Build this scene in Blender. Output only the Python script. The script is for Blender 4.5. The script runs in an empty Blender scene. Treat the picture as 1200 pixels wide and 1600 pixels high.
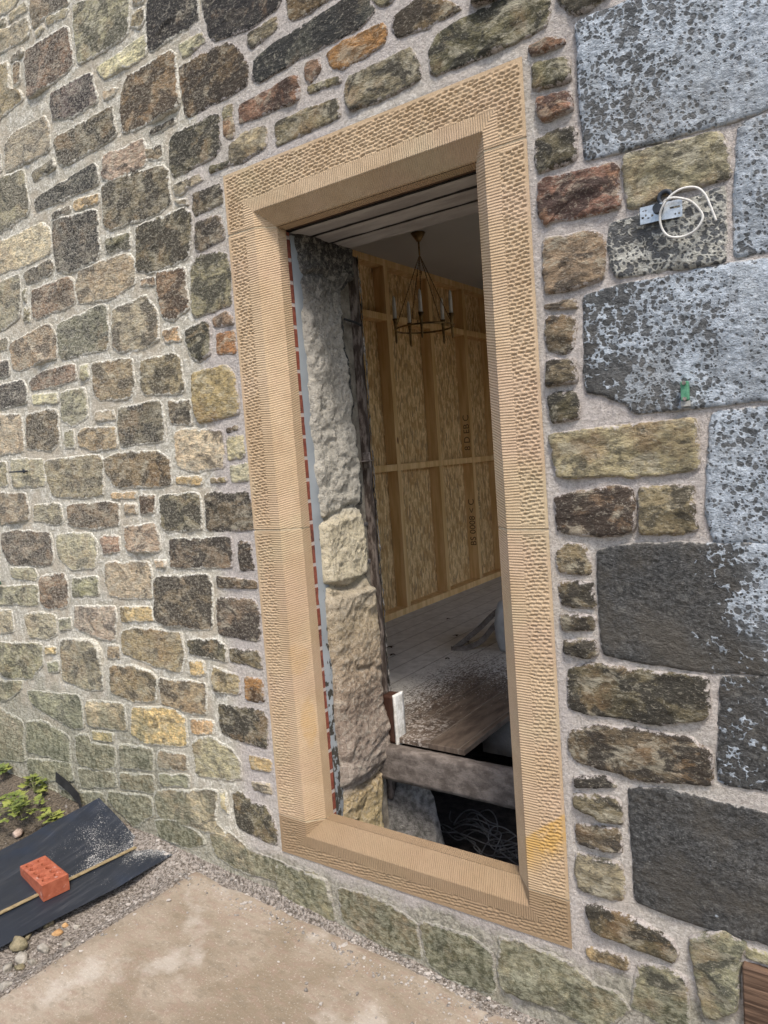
import bpy, bmesh, math, random
import numpy as np
from mathutils import Vector, Matrix, Euler
sc = bpy.context.scene
PI = math.pi

# ------------------------------------------------------------------ camera
CAM = np.array([1.8665, -1.8495, 1.4161]); YAW, PIT, ROL, FPX = 0.61360, -0.07770, -0.07370, 1145.62
def _basis():
    cy, sy, cp, sp = math.cos(YAW), math.sin(YAW), math.cos(PIT), math.sin(PIT)
    f = np.array([-sy*cp, cy*cp, sp]); r = np.array([cy, sy, 0.]); u = np.cross(r, f)
    cr, sr = math.cos(ROL), math.sin(ROL)
    return f, cr*r+sr*u, -sr*r+cr*u
FW, RT, UP = _basis()
cam_d = bpy.data.cameras.new('camera'); cam = bpy.data.objects.new('camera', cam_d)
sc.collection.objects.link(cam); sc.camera = cam
cam_d.sensor_fit = 'VERTICAL'; cam_d.sensor_height = 24.0; cam_d.lens = FPX/1600*24.0
cam_d.clip_start = 0.02; cam_d.clip_end = 600
cam.matrix_world = Matrix(((RT[0], UP[0], -FW[0], CAM[0]), (RT[1], UP[1], -FW[1], CAM[1]), (RT[2], UP[2], -FW[2], CAM[2]), (0, 0, 0, 1)))
# ------------------------------------------------------------------ light
SUN_EL, SUN_AZ = math.radians(58), math.radians(-20)      # soft overcast light from up and behind the viewer
w = bpy.data.worlds.new("World"); sc.world = w; w.use_nodes = True
nt = w.node_tree; bg = nt.nodes['Background']
sky = nt.nodes.new('ShaderNodeTexSky'); sky.sky_type = 'NISHITA'; sky.sun_disc = False
sky.sun_elevation = SUN_EL; sky.air_density = 1.0; sky.dust_density = 3.0; sky.ozone_density = 1.0
nt.links.new(sky.outputs[0], bg.inputs[0]); bg.inputs[1].default_value = 0.11
sd = bpy.data.lights.new('sun', 'SUN'); sun = bpy.data.objects.new('sun', sd); sc.collection.objects.link(sun)
sd.energy = 1.5; sd.angle = math.radians(12); sd.color = (1, 0.93, 0.84)
_sv = Vector((0.95, -1.0, 0)).normalized()*math.cos(SUN_EL); _sv.z = math.sin(SUN_EL)   # direction towards the sun
sun.rotation_euler = _sv.to_track_quat('Z', 'Y').to_euler()
sky.sun_rotation = math.atan2(_sv.x, _sv.y)
sc.view_settings.view_transform = 'Standard'; sc.view_settings.look = 'None'
sc.view_settings.exposure = 1.2; sc.view_settings.gamma = 1.0
sc.render.engine = 'CYCLES'
sc.cycles.max_bounces = 8; sc.cycles.diffuse_bounces = 5

# ------------------------------------------------------------------ helpers
def unp(q, ax=1, v=0.0):
    """pixel of the 1200x1600 survey photo -> point on the plane coord[ax]=v"""
    q = np.atleast_2d(np.asarray(q, float))
    d = FW + ((q[:, :1]-600)/FPX)*RT - ((q[:, 1:]-800)/FPX)*UP
    t = (v-CAM[ax])/d[:, ax]
    return CAM + d*t[:, None]
def proj(P):
    d = np.atleast_2d(np.asarray(P, float))-CAM; z = d@FW
    return np.stack([600+FPX*(d@RT)/z, 800-FPX*(d@UP)/z], -1), z
_rs = np.random.RandomState(7); _T = _rs.rand(64, 64, 64).astype(np.float32)
def vnoise(P):
    P = np.asarray(P, float); i = np.floor(P).astype(int); f = P-i; f = f*f*(3-2*f)
    i0 = i & 63; i1 = (i+1) & 63; r = 0
    for a in (0, 1):
        for b in (0, 1):
            for c in (0, 1):
                wgt = (f[:, 0] if a else 1-f[:, 0])*(f[:, 1] if b else 1-f[:, 1])*(f[:, 2] if c else 1-f[:, 2])
                r = r+wgt*_T[(i1 if a else i0)[:, 0], (i1 if b else i0)[:, 1], (i1 if c else i0)[:, 2]]
    return r
def fbm(P, s, o=4, g=.5):
    P = np.asarray(P, float)*s; r = 0; a = 1; t = 0
    for k in range(o):
        r = r+a*(vnoise(P+17.3*k)*2-1); t += a; a *= g; P = P*2.03
    return r/t
def sst(a, b, x): t = np.clip((x-a)/(b-a), 0, 1); return t*t*(3-2*t)

def link(o, parent=None):
    sc.collection.objects.link(o)
    if parent is not None: o.parent = parent
    return o
def tag(o, label, cat, group=None):
    o['label'] = label; o['category'] = cat
    if group: o['group'] = group
    return o
def thing(name, label, cat, loc=(0, 0, 0), group=None):
    o = bpy.data.objects.new(name, None); o.empty_display_size = .05; link(o); o.location = loc
    return tag(o, label, cat, group)
def npmesh(name, V, F, mat, parent=None, attrs=None, smooth=True, label=None):
    """V (n,3) world coords, F (m,4) or (m,3) or list of arrays"""
    V = np.asarray(V, np.float64)
    if parent is not None: V = V-np.array(parent.location)
    me = bpy.data.meshes.new(name)
    Fs = F if isinstance(F, list) else [F]
    li = np.concatenate([f.ravel() for f in Fs]).astype(np.int32)
    cnt = np.concatenate([np.full(len(f), f.shape[1]) for f in Fs]).astype(np.int32)
    st = np.concatenate([[0], np.cumsum(cnt)[:-1]]).astype(np.int32)
    me.vertices.add(len(V)); me.vertices.foreach_set('co', V.astype(np.float32).ravel())
    me.loops.add(len(li)); me.loops.foreach_set('vertex_index', li)
    me.polygons.add(len(cnt)); me.polygons.foreach_set('loop_start', st); me.polygons.foreach_set('loop_total', cnt)
    me.polygons.foreach_set('use_smooth', np.full(len(cnt), smooth))
    for k, a in (attrs or {}).items():
        a = np.asarray(a, np.float32)
        if a.ndim == 1: at = me.attributes.new(k, 'FLOAT', 'POINT'); at.data.foreach_set('value', a)
        else: at = me.attributes.new(k, 'FLOAT_COLOR', 'POINT'); at.data.foreach_set('color', a.ravel())
    me.update(); me.validate()
    me.materials.append(mat)
    o = bpy.data.objects.new(name, me); link(o, parent)
    if label: o['label'] = label
    return o
def bmobj(name, bm, mat, parent=None, smooth=False, label=None):
    if parent is not None: bmesh.ops.translate(bm, verts=bm.verts, vec=-Vector(parent.location))
    me = bpy.data.meshes.new(name); bm.to_mesh(me); bm.free(); me.materials.append(mat)
    if smooth: me.polygons.foreach_set('use_smooth', [True]*len(me.polygons))
    o = bpy.data.objects.new(name, me); link(o, parent)
    if label: o['label'] = label
    return o
def bbox(bm, lo, hi, bev=0.0, M=None, seg=1):
    c = [(a+b)/2 for a, b in zip(lo, hi)]; s = [abs(b-a) for a, b in zip(lo, hi)]
    r = bmesh.ops.create_cube(bm, size=1, matrix=Matrix.Translation(c) @ Matrix.Diagonal((*s, 1)))
    vs = r['verts']
    if bev:
        es = list({e for v in vs for e in v.link_edges})
        rr = bmesh.ops.bevel(bm, geom=es, offset=bev, segments=seg, affect='EDGES', profile=.6)
        vs = list({v for f in rr['faces'] for v in f.verts} | {v for v in vs if v.is_valid})
    if M is not None: bmesh.ops.transform(bm, matrix=M, verts=vs)
    return vs
def tube(bm, pts, r, n=8, cap=True):
    pts = [Vector(p) for p in pts]; rings = []
    rr = r if isinstance(r, (list, tuple)) else [r]*len(pts)
    up = None
    for i, p in enumerate(pts):
        t = (pts[min(i+1, len(pts)-1)]-pts[max(i-1, 0)]).normalized()
        if up is None: up = t.orthogonal().normalized()
        up = (up-t*up.dot(t)).normalized(); b = t.cross(up)
        rings.append([bm.verts.new(p+(up*math.cos(a)+b*math.sin(a))*rr[i]) for a in [2*PI*k/n for k in range(n)]])
    for a, b in zip(rings, rings[1:]):
        for k in range(n): bm.faces.new((a[k], a[(k+1) % n], b[(k+1) % n], b[k]))
    if cap: bm.faces.new(rings[0][::-1]); bm.faces.new(rings[-1])
def spline(P, n=8):
    P = [Vector(p) for p in P]; out = []
    for i in range(len(P)-1):
        a = P[max(i-1, 0)]; b = P[i]; c = P[i+1]; d = P[min(i+2, len(P)-1)]
        for k in range(n):
            t = k/n
            out.append(.5*((2*b)+(c-a)*t+(2*a-5*b+4*c-d)*t*t+(3*b-a-3*c+d)*t**3))
    out.append(P[-1]); return out
def gridF(nu, nv, keep=None):
    i = np.arange(nu-1)[:, None]*nv+np.arange(nv-1)[None, :]
    F = np.stack([i, i+nv, i+nv+1, i+1], -1)
    return F[keep] if keep is not None else F.reshape(-1, 4)

# ------------------------------------------------------------------ node helper
class NM:
    def __init__(s, name, rough=.9, spec=.3):
        s.m = bpy.data.materials.new(name); s.m.use_nodes = True; s.t = s.m.node_tree
        s.b = s.t.nodes['Principled BSDF']; s.b.inputs['Roughness'].default_value = rough
        s.b.inputs['Specular IOR Level'].default_value = spec
        s.oc = s.t.nodes.new('ShaderNodeNewGeometry').outputs['Position']
    def put(s, sock, v):
        if isinstance(v, bpy.types.NodeSocket): s.t.links.new(v, sock)
        elif isinstance(v, (tuple, list)) and len(v) == 3 and len(sock.default_value) == 4: sock.default_value = (*v, 1)
        else: sock.default_value = v
    def n(s, typ, ins=None, **kw):
        nd = s.t.nodes.new('ShaderNode'+typ)
        for k, v in kw.items(): setattr(nd, k, v)
        for k, v in (ins or {}).items(): s.put(nd.inputs[k], v)
        return nd
    def mp(s, sc_=(1, 1, 1), rot=(0, 0, 0), loc=(0, 0, 0), src=None):
        return s.n('Mapping', {'Vector': src or s.oc, 'Scale': sc_, 'Rotation': rot, 'Location': loc}).outputs[0]
    def noise(s, scale, det=5, rough=.55, vec=None, dist=0):
        return s.n('TexNoise', {'Vector': vec or s.oc, 'Scale': scale, 'Detail': det, 'Roughness': rough, 'Distortion': dist}).outputs[0]
    def vor(s, scale, vec=None, feature='F1', out='Distance', rnd=1):
        return s.n('TexVoronoi', {'Vector': vec or s.oc, 'Scale': scale, 'Randomness': rnd}, feature=feature).outputs[out]
    def mr(s, v, a, b, c=0., d=1., smooth=True):
        return s.n('MapRange', {'Value': v, 'From Min': a, 'From Max': b, 'To Min': c, 'To Max': d}, interpolation_type='SMOOTHSTEP' if smooth else 'LINEAR').outputs[0]
    def ma(s, op, a, b=0., c=0., clamp=False):
        nd = s.n('Math', operation=op, use_clamp=clamp)
        s.put(nd.inputs[0], a); s.put(nd.inputs[1], b)
        if op in ('MULTIPLY_ADD',): s.put(nd.inputs[2], c)
        return nd.outputs[0]
    def mix(s, f, a, b, mode='MIX'):
        nd = s.n('Mix', data_type='RGBA', blend_type=mode)
        s.put(nd.inputs[0], f); s.put(nd.inputs[6], a); s.put(nd.inputs[7], b); return nd.outputs[2]
    def attr(s, name, out='Color'):
        return s.n('Attribute', attribute_name=name).outputs[out]
    def sep(s, v):
        nd = s.n('SeparateColor', {'Color': v}); return nd.outputs
    def xyz(s, v=None): return s.n('SeparateXYZ', {0: v or s.oc}).outputs
    def bump(s, h, strength=.5, dist=.01, nrm=None):
        nd = s.n('Bump', {'Height': h, 'Strength': strength, 'Distance': dist})
        if nrm is not None: s.put(nd.inputs['Normal'], nrm)
        return nd.outputs[0]
    def out(s, col=None, nrm=None, rough=None, metal=None):
        if col is not None: s.put(s.b.inputs['Base Color'], col)
        if nrm is not None: s.put(s.b.inputs['Normal'], nrm)
        if rough is not None: s.put(s.b.inputs['Roughness'], rough)
        if metal is not None: s.put(s.b.inputs['Metallic'], metal)
        return s.m

MOSS = (.15, .17, .10); NEWM = (.43, .38, .36); OLDM = (.50, .46, .38)
def stone_mat():
    s = NM('rubble_stone', .92, .25)
    col = s.attr('col'); aux = s.attr('aux'); nm = s.attr('aux', 'Alpha'); a = s.sep(aux); edge, dark, grain = a[0], a[1], a[2]
    moss = s.attr('moss', 'Fac')
    v1 = s.mp((1, 1, 1.5), (0, .7, 0))
    n0 = s.noise(8.5, 7, .66, v1, .5); n1 = s.noise(27, 8, .72, v1, .3); n2 = s.noise(85, 5, .75, v1); n3 = s.noise(190, 4, .8)
    # tone patches inside one stone
    c = s.mix(s.mr(n1, .40, .60), s.mix(1, col, (.60, .60, .60), 'MULTIPLY'), s.mix(1, col, (1.42, 1.36, 1.24), 'MULTIPLY'))
    c = s.mix(s.mr(s.noise(13, 7, .7, s.mp((1, 1, 1.7), (0, .6, 0), (2, 5, 8)), .5), .50, .60, 0, .75), c, s.mix(.35, (.56, .52, .40), col))
    c = s.mix(s.mr(s.noise(6, 5, .6, s.mp(loc=(3, 7, 1))), .50, .64, 0, .6), c, s.mix(.6, c, (.33, .19, .09)))
    # black weathering
    t = s.ma('SUBTRACT', .605, s.ma('MULTIPLY', dark, .215))
    pm = s.mr(s.ma('ADD', s.ma('MULTIPLY', n0, .85), s.ma('MULTIPLY', n1, .15)), s.ma('SUBTRACT', t, .035), s.ma('ADD', t, .03))
    c = s.mix(s.ma('MULTIPLY', pm, .92), c, s.mix(.25, (.022, .022, .024), col))
    # pale and dark grain
    g = s.mr(n2, s.ma('SUBTRACT', .60, s.ma('MULTIPLY', grain, .13)), s.ma('SUBTRACT', .68, s.ma('MULTIPLY', grain, .13)))
    c = s.mix(s.ma('MULTIPLY', g, .42), c, s.mix(.25, (.62, .57, .45), col))
    c = s.mix(s.mr(n2, .45, .34, 0, .5), c, (.028, .025, .020))
    g = s.mr(n3, s.ma('SUBTRACT', .66, s.ma('MULTIPLY', grain, .12)), s.ma('SUBTRACT', .72, s.ma('MULTIPLY', grain, .12)))
    c = s.mix(s.ma('MULTIPLY', g, .55), c, (.66, .63, .54))
    c = s.mix(s.mr(n3, .42, .34, 0, .55), c, (.02, .02, .018))
    # moss and algae
    mg = s.mix(s.mr(s.noise(48, 6, .75), .40, .60), (.10, .105, .06), (.37, .37, .26))
    c = s.mix(s.ma('MULTIPLY', s.mr(s.ma('ADD', s.noise(7, 7, .7), s.ma('MULTIPLY', moss, .60)), .70, 1.02), .72), c, mg)
    # mortar smeared over the arris
    ms = s.mr(s.ma('ADD', edge, s.ma('MULTIPLY', s.ma('SUBTRACT', s.noise(50, 7, .78), .5), 2.6)), .60, .80)
    mc = s.mix(nm, s.mix(s.mr(n2, .4, .6), (.50, .46, .37), (.90, .87, .77)), s.mix(s.mr(n2, .4, .6), (.43, .385, .355), (.64, .585, .54)))
    mc = s.mix(s.ma('MULTIPLY', moss, .6), mc, mg)
    c = s.mix(s.ma('MULTIPLY', ms, .9), c, mc)
    h = s.ma('ADD', s.ma('MULTIPLY', n2, .9), s.ma('MULTIPLY', n3, .35))
    h = s.ma('ADD', h, s.ma('MULTIPLY', s.noise(24, 6, .65, s.mp((1, 1, 2.4), (0, .75, 0))), 1.5))
    return s.out(c, s.bump(h, 1., .012))
def mortar_mat():
    s = NM('lime_mortar', .95, .2)
    nm = s.attr('newm', 'Fac'); moss = s.attr('moss', 'Fac')
    n1 = s.noise(32, 6, .7); n2 = s.noise(90, 5, .78); n3 = s.noise(210, 4, .82)
    old = s.mix(s.mr(n2, .38, .60), (.50, .46, .37), (.90, .87, .77)); new = s.mix(s.mr(n2, .36, .64), (.44, .395, .365), (.66, .605, .56))
    old = s.mix(s.mr(n1, .58, .44, 0, .6), old, (.40, .36, .27)); old = s.mix(s.mr(s.noise(5, 4), .48, .6, 0, .45), old, (.52, .43, .31))
    new = s.mix(s.mr(n1, .55, .66, 0, .35), new, (.50, .44, .37))
    c = s.mix(nm, old, new)
    c = s.mix(s.mr(n3, .42, .34, 0, .75), c, (.10, .09, .075)); c = s.mix(s.mr(n3, .58, .66, 0, .6), c, (.80, .78, .72))
    mg = s.mix(s.mr(s.noise(48, 6, .75), .40, .60), (.11, .11, .068), (.44, .42, .32))
    c = s.mix(s.ma('MULTIPLY', s.mr(s.ma('ADD', s.noise(8, 7, .7), s.ma('MULTIPLY', moss, .6)), .68, 1.02), .72), c, mg)
    h = s.ma('ADD', s.ma('MULTIPLY', n2, 1.), s.ma('ADD', s.ma('MULTIPLY', n3, .5), s.ma('MULTIPLY', n1, 1.)))
    return s.out(c, s.bump(h, 1., .010))
def lichen_mat():
    s = NM('spotted_ashlar', .72, .4)
    d = s.attr('dk', 'Fac'); edge = s.attr('edge', 'Fac'); warm = s.attr('warm', 'Fac')
    wv = s.n('VectorMath', {0: s.oc, 1: s.n('VectorMath', {0: s.n('TexNoise', {'Vector': s.oc, 'Scale': 40, 'Detail': 3}).outputs['Color'], 1: (.013, .013, .013)}, operation='MULTIPLY').outputs[0]}, operation='ADD').outputs[0]
    v = s.mp((1, .01, 1), src=wv)
    r = s.ma('MULTIPLY', s.ma('ADD', d, s.ma('MULTIPLY', s.ma('SUBTRACT', s.noise(9, 4, .6), .5), 1.0)), 1.0)
    v1 = s.vor(62, v); v2 = s.vor(120, s.mp((1, .01, 1), loc=(2, 0, 5), src=wv)); v3 = s.vor(34, s.mp((1, .01, 1), loc=(7, 0, 3), src=wv))
    m1 = s.mr(s.ma('SUBTRACT', v1, r), -.05, .12); m2 = s.mr(s.ma('SUBTRACT', v2, s.ma('SUBTRACT', r, .07)), -.05, .14); m3 = s.mr(s.ma('SUBTRACT', v3, s.ma('SUBTRACT', r, .15)), -.03, .08)
    light = s.ma('MULTIPLY', s.ma('MULTIPLY', m1, m2), m3)
    n2 = s.noise(60, 6, .7)
    lc = s.mix(s.mr(n2, .38, .62), (.27, .31, .35), (.49, .55, .61)); lc = s.mix(s.mr(s.noise(150, 4, .8), .55, .66, 0, .5), lc, (.68, .70, .72))
    lc = s.mix(s.mr(s.noise(7, 7, .7, s.mp((1, 1, .5))), .50, .64, 0, .55), lc, (.24, .26, .27))
    lc = s.mix(warm, lc, s.mix(s.mr(n2, .3, .7), (.32, .28, .19), (.62, .57, .42)))
    dc = s.mix(s.mr(s.noise(90, 6, .78), .40, .62), (.026, .026, .025), (.088, .088, .084)); dc = s.mix(s.mr(s.noise(180, 4, .8), .60, .68, 0, .45), dc, (.36, .37, .36))
    dc = s.mix(s.mr(s.noise(6, 7, .72), .46, .62, 0, .7), dc, (.062, .055, .044)); dc = s.mix(s.mr(s.noise(30, 7, .75), .56, .66, 0, .5), dc, (.15, .145, .128))
    dc = s.mix(s.mr(d, .30, .62, 1, 0), dc, s.mix(s.mr(n2, .4, .6), (.065, .07, .073), (.135, .143, .148)))
    c = s.mix(s.ma('MULTIPLY', light, s.mr(s.noise(24, 6, .75), .34, .55, .55, .96)), dc, lc)
    c = s.mix(s.mr(s.noise(4, 4, .6), .45, .75, 0, .3), c, (.16, .14, .11))
    ms = s.mr(s.ma('ADD', edge, s.ma('MULTIPLY', s.ma('SUBTRACT', s.noise(60, 5, .7), .5), 1.3)), .80, 1.0)
    c = s.mix(s.ma('MULTIPLY', ms, .7), c, (.46, .43, .39))
    h = s.ma('ADD', s.ma('MULTIPLY', s.noise(35, 6, .65, s.mp((1, 1, 1.6), (0, -.5, 0))), 1.4), s.ma('ADD', s.ma('MULTIPLY', n2, .8), s.ma('MULTIPLY', light, .25)))
    return s.out(c, s.bump(h, 1., .010))
M_ST = stone_mat(); M_MO = mortar_mat(); M_LI = lichen_mat()

def simple(name, c1, c2, scale=40, rough=.85, bs=.4, bd=.004, spec=.3, metal=0, stretch=(1, 1, 1), lo=.35, hi=.65, det=6):
    s = NM(name, rough, spec); v = s.mp(stretch); n = s.noise(scale, det, .65, v)
    c = s.mix(s.mr(n, lo, hi), c1, c2); f = s.noise(scale*4.5, 4, .75, v)
    c = s.mix(s.mr(f, .44, .34, 0, .45), c, s.mix(1, c, (.45, .45, .45), 'MULTIPLY')); c = s.mix(s.mr(f, .56, .66, 0, .35), c, s.mix(1, c, (1.5, 1.5, 1.5), 'MULTIPLY'))
    return s.out(c, s.bump(s.ma('ADD', n, s.ma('MULTIPLY', f, .4)), bs, bd), metal=metal)

# ------------------------------------------------------------------ stone generator
random.seed(11); RS = np.random.RandomState(3)
PAL = dict(d=(.135, .118, .088), k=(.080, .076, .070), b=(.165, .120, .082), g=(.235, .218, .155), o=(.245, .20, .14), c=(.40, .37, .27),
           y=(.40, .31, .175), r=(.25, .165, .12), m=(.27, .255, .19), e=(.125, .122, .095), t=(.27, .205, .12), p=(.10, .075, .075),
           O=(.15, .130, .092), R=(.30, .17, .08), v=(.30, .28, .20), n=(.29, .245, .19))
DRK = dict(d=.55, k=.7, b=.5, g=.42, o=.32, c=.15, y=.15, r=.3, m=.3, e=.25, t=.05, p=.4, O=.38, R=.3, v=.2, n=.3)
def mossf(x, z):
    a = sst(.95, -.10, z)*sst(.05, -.9, x)
    b = sst(.02, -.06, z)*.75
    return np.clip(np.maximum(a, b), 0, 1)
def newf(x, z):
    d = np.maximum(np.maximum(-x, x-1.1), np.maximum(-z, z-2.4))       # distance from the surround
    n = np.where(x > .9, 1.0, sst(.24, .13, d))
    n = np.where((z > 2.35) & (x > -.1), sst(.62, .45, z-2.4+.0), n)
    return np.clip(np.where(x > 1.0, 1.0, n), 0, 1)
def stone_geo(P2, h, jit=.003, amp=.004, ds=.009, seed=0, bev=.008, big=False, fr=1., dia=.6):
    """P2: (n,2) outline in (u,v). returns uv (N,2), depth outwards (N), edge (N), faces list"""
    P2 = np.asarray(P2, float)
    c0 = P2.mean(0); e0 = P2-c0; P2 = c0+e0*(1+.0055/np.maximum(np.linalg.norm(e0, axis=1, keepdims=True), .02))
    for k in ((.04, .12) if big else (.085, .16)):                   # ease the corners
        q = np.roll(P2, -1, 0)
        P2 = np.stack([P2*(1-k)+q*k, P2*k+q*(1-k)], 1).reshape(-1, 2)
    q = np.roll(P2, -1, 0); L = np.linalg.norm(q-P2, axis=1); per = L.sum()
    N = int(np.clip(per/ds, 26, 260)); cs = np.concatenate([[0], np.cumsum(L)]); t = np.linspace(0, per, N, endpoint=False)
    X = np.interp(t, cs, np.append(P2[:, 0], P2[0, 0])); Y = np.interp(t, cs, np.append(P2[:, 1], P2[0, 1]))
    O = np.stack([X, Y], 1); c = O.mean(0)
    e = O-c; r = np.linalg.norm(e, axis=1); un = e/r[:, None]
    nz = fbm(np.stack([X, Y, np.full(N, seed*1.7)], 1), 28, 4, .6)
    O = O+un*(nz*jit*2.6+jit*1.2*np.abs(fbm(np.stack([X, Y, np.full(N, seed*.7)], 1), 70, 2)))[:, None]
    e = O-c; r = np.linalg.norm(e, axis=1)
    K = int(np.clip(np.median(r)/ds, 5, 34))
    S = np.concatenate([[1.0, 1.0], 1-(np.arange(1, K)/K)**1.0]); S[2:] = 1-np.linspace(0, 1, K)[1:]*1.0
    S = np.concatenate([[1.0, 1.0, 1-.003/np.median(r)], 1-np.arange(1, K)/K])
    V = []; D = []; E = []
    for i, s_ in enumerate(S):
        V.append(c+e*s_); dist = (1-s_)*r
        if i == 0: D.append(np.full(N, -.016)); E.append(np.ones(N))
        else:
            D.append(h*np.sin(np.clip(dist/bev, 0, 1)*PI/2)); E.append(np.clip(1-dist/.022, 0, 1))
    V = np.concatenate(V+[c[None]]); D = np.concatenate(D+[[h]]); E = np.concatenate(E+[[0]])
    ca, sa = math.cos(dia), math.sin(dia)
    W = np.stack([V[:, 0]*ca+V[:, 1]*sa, (-V[:, 0]*sa+V[:, 1]*ca)*1.8, np.full(len(V), seed*2.31)], 1)
    fa = .8*fbm(W, 10*fr, 5, .62)+.55*np.abs(fbm(W+9, 24*fr, 3, .6))
    m = np.clip(D/max(h, 1e-4), 0, 1)
    D = D+fa*amp*(.25+.75*m)*(D > -.01)
    tx, ty = RS.uniform(-1, 1, 2)
    ext = np.median(r); fc = np.full(len(V), 9.)                    # broken planes across the face
    for _ in range(5 if not big else 4):
        aa = RS.uniform(0, 2*PI); sl = RS.uniform(.08, .34)*(.35 if big else 1); fc = np.minimum(fc, -((V[:, 0]-c[0])*math.cos(aa)+(V[:, 1]-c[1])*math.sin(aa))*sl+ext*sl*RS.uniform(-.1, .45))
    D = D+m*np.clip(fc, -.006, .014)
    D = D+m*((V[:, 0]-c[0])*tx+(V[:, 1]-c[1])*ty)*.012
    lb = .0045*m; D = np.where((D < lb) & (m > .3), lb+(D-lb)*.18, D)
    R = len(S); F = []
    a = np.arange(N); b = (a+1) % N
    for i in range(R-1): F.append(np.stack([i*N+a, i*N+b, (i+1)*N+b, (i+1)*N+a], 1))
    Q = np.concatenate(F); T = np.stack([(R-1)*N+a, (R-1)*N+b, np.full(N, R*N)], 1)
    return V, D, E, Q, T
class Acc:
    def __init__(s): s.V = []; s.Q = []; s.T = []; s.A = {}; s.n = 0
    def add(s, V, Q, T, **A):
        s.V.append(V); s.Q.append(Q+s.n)
        if T is not None: s.T.append(T+s.n)
        s.n += len(V)
        for k, a in A.items(): s.A.setdefault(k, []).append(a)
    def build(s, name, mat, parent, label=None):
        F = [np.concatenate(s.Q)]
        if s.T: F.append(np.concatenate(s.T))
        return npmesh(name, np.concatenate(s.V), F, mat, parent, {k: np.concatenate(v) for k, v in s.A.items()}, label=label)
def wall_stone(acc, P2, code, seed, h=None, amp=None, jit=.003, fr=1.):
    x = P2[:, 0].mean(); z = P2[:, 1].mean(); near = bool(newf(np.array([x]), np.array([z]))[0] > .5)
    h = h if h is not None else RS.uniform(.003, .008)
    amp = amp if amp is not None else RS.uniform(.006, .010)
    mz = float(mossf(np.array([x]), np.array([z]))[0]); V, D, E, Q, T = stone_geo(P2, h*(1-.5*mz), jit if near else jit*1.5, amp, seed=seed, fr=fr, dia=RS.uniform(.3, .9), ds=.0085 if x > -1 else .011)
    W = np.stack([V[:, 0], -D, V[:, 1]], 1)
    c = np.array(PAL[code])*RS.uniform(.85, 1.2)*(1.0+.62*float(sst(.2, -.5, np.array(x))))*np.array([1.03, 1.0, .95])*(1+RS.uniform(-.06, .06, 3)); dk = np.clip(DRK[code]+RS.uniform(-.12, .12), 0, 1)
    n = len(V); nf = newf(V[:, 0], V[:, 1])
    grain = np.clip(.35+.5*sst(-.1, -1.2, V[:, 0])*sst(.1, 1.2, V[:, 1]) + .2*(V[:, 0] < 0), 0, 1)
    acc.add(W, Q, T, col=np.tile(np.append(c, 1), (n, 1)), aux=np.stack([E*((1.12 if not near else .80)+.35*mz), np.full(n, dk), grain, nf], 1), moss=mossf(V[:, 0], V[:, 1]))

# outlines measured from the photograph: (scale, offset x, offset y, "code:x,y x,y ...")
TR = []
def T_(scale, ox, oy, txt):
    for ln in txt.strip().splitlines():
        c, pts = ln.strip().split(':'); P = np.array([[float(v) for v in p.split(',')] for p in pts.split()])
        P = P/scale+np.array([ox, oy]); W = unp(P)
        TR.append((c, W[:, [0, 2]]))
T_(3, 0, 0, """c:-60,10 105,-30 60,40 0,75 -60,110
g:45,65 110,10 130,20 125,55 60,100 42,110
g:-40,130 25,80 28,115 0,145 -40,170
d:150,-10 310,-40 325,20 215,80 155,135 148,60
g:215,85 300,40 320,45 310,85 220,125
g:-40,165 20,140 125,80 145,140 130,180 60,215 -40,280
c:165,150 200,115 205,140 175,170
b:120,235 320,110 345,290 320,340 150,460 130,455 112,300
g:345,20 600,-60 605,150 560,200 380,300 365,290 345,120
g:620,-30 680,-60 670,10 625,25
g:615,75 670,30 680,90 650,130 615,125
k:685,0 920,-40 935,90 900,125 710,245 690,220
c:450,320 640,190 685,160 685,270 500,365 470,350
c:835,210 940,150 965,200 860,270
g:50,270 105,225 110,245 95,270 50,295
b:60,310 95,285 100,380 65,410
o:-40,320 40,285 50,400 60,420 100,420 110,470 -40,590
p:235,440 430,330 460,480 340,550 250,560 235,500
c:485,430 560,405 530,460 490,470
b:595,360 790,240 820,260 845,480 830,515 640,610 580,620 560,560 570,430
b:840,310 1060,200 1100,215 1160,290 1160,400 900,545 870,540 850,420
g:20,690 60,620 210,540 235,600 235,710 130,760 30,810
g:-40,720 0,700 10,800 -40,830
d:250,650 530,490 545,630 520,660 300,785 270,760
d:700,610 820,550 825,580 700,645
n:480,730 670,645 680,690 690,780 510,855 475,830
g:685,700 760,670 765,740 720,755 685,740
d:795,640 1020,530 1035,700 1000,740 820,830 800,790
n:1045,510 1090,500 1095,640 1060,645
d:145,810 250,740 265,790 160,860
g:-40,860 110,790 140,960 130,1010 -40,1120
k:165,930 440,760 460,780 460,870 180,990 165,980
y:345,940 465,905 465,950 360,990 345,980
d:240,1000 330,960 330,990 245,1040
d:475,870 560,830 760,770 790,800 800,950 740,1010 520,1080 485,1060
n:810,870 940,810 950,850 850,910 820,910
O:980,780 1080,750 1075,775 985,815
d:905,910 1030,860 1045,950 920,1010 905,980
n:820,940 870,930 880,960 835,965
k:250,1030 460,975 470,1190 450,1230 320,1280 265,1265 245,1110
c:-40,1150 200,1040 240,1080 245,1190 120,1245 -40,1300
d:490,1120 610,1085 615,1160 500,1195
d:635,1060 860,975 900,1000 900,1150 880,1215 700,1285 640,1270
d:915,1050 1030,1005 1050,1100 1040,1130 930,1180 915,1140""")
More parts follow.
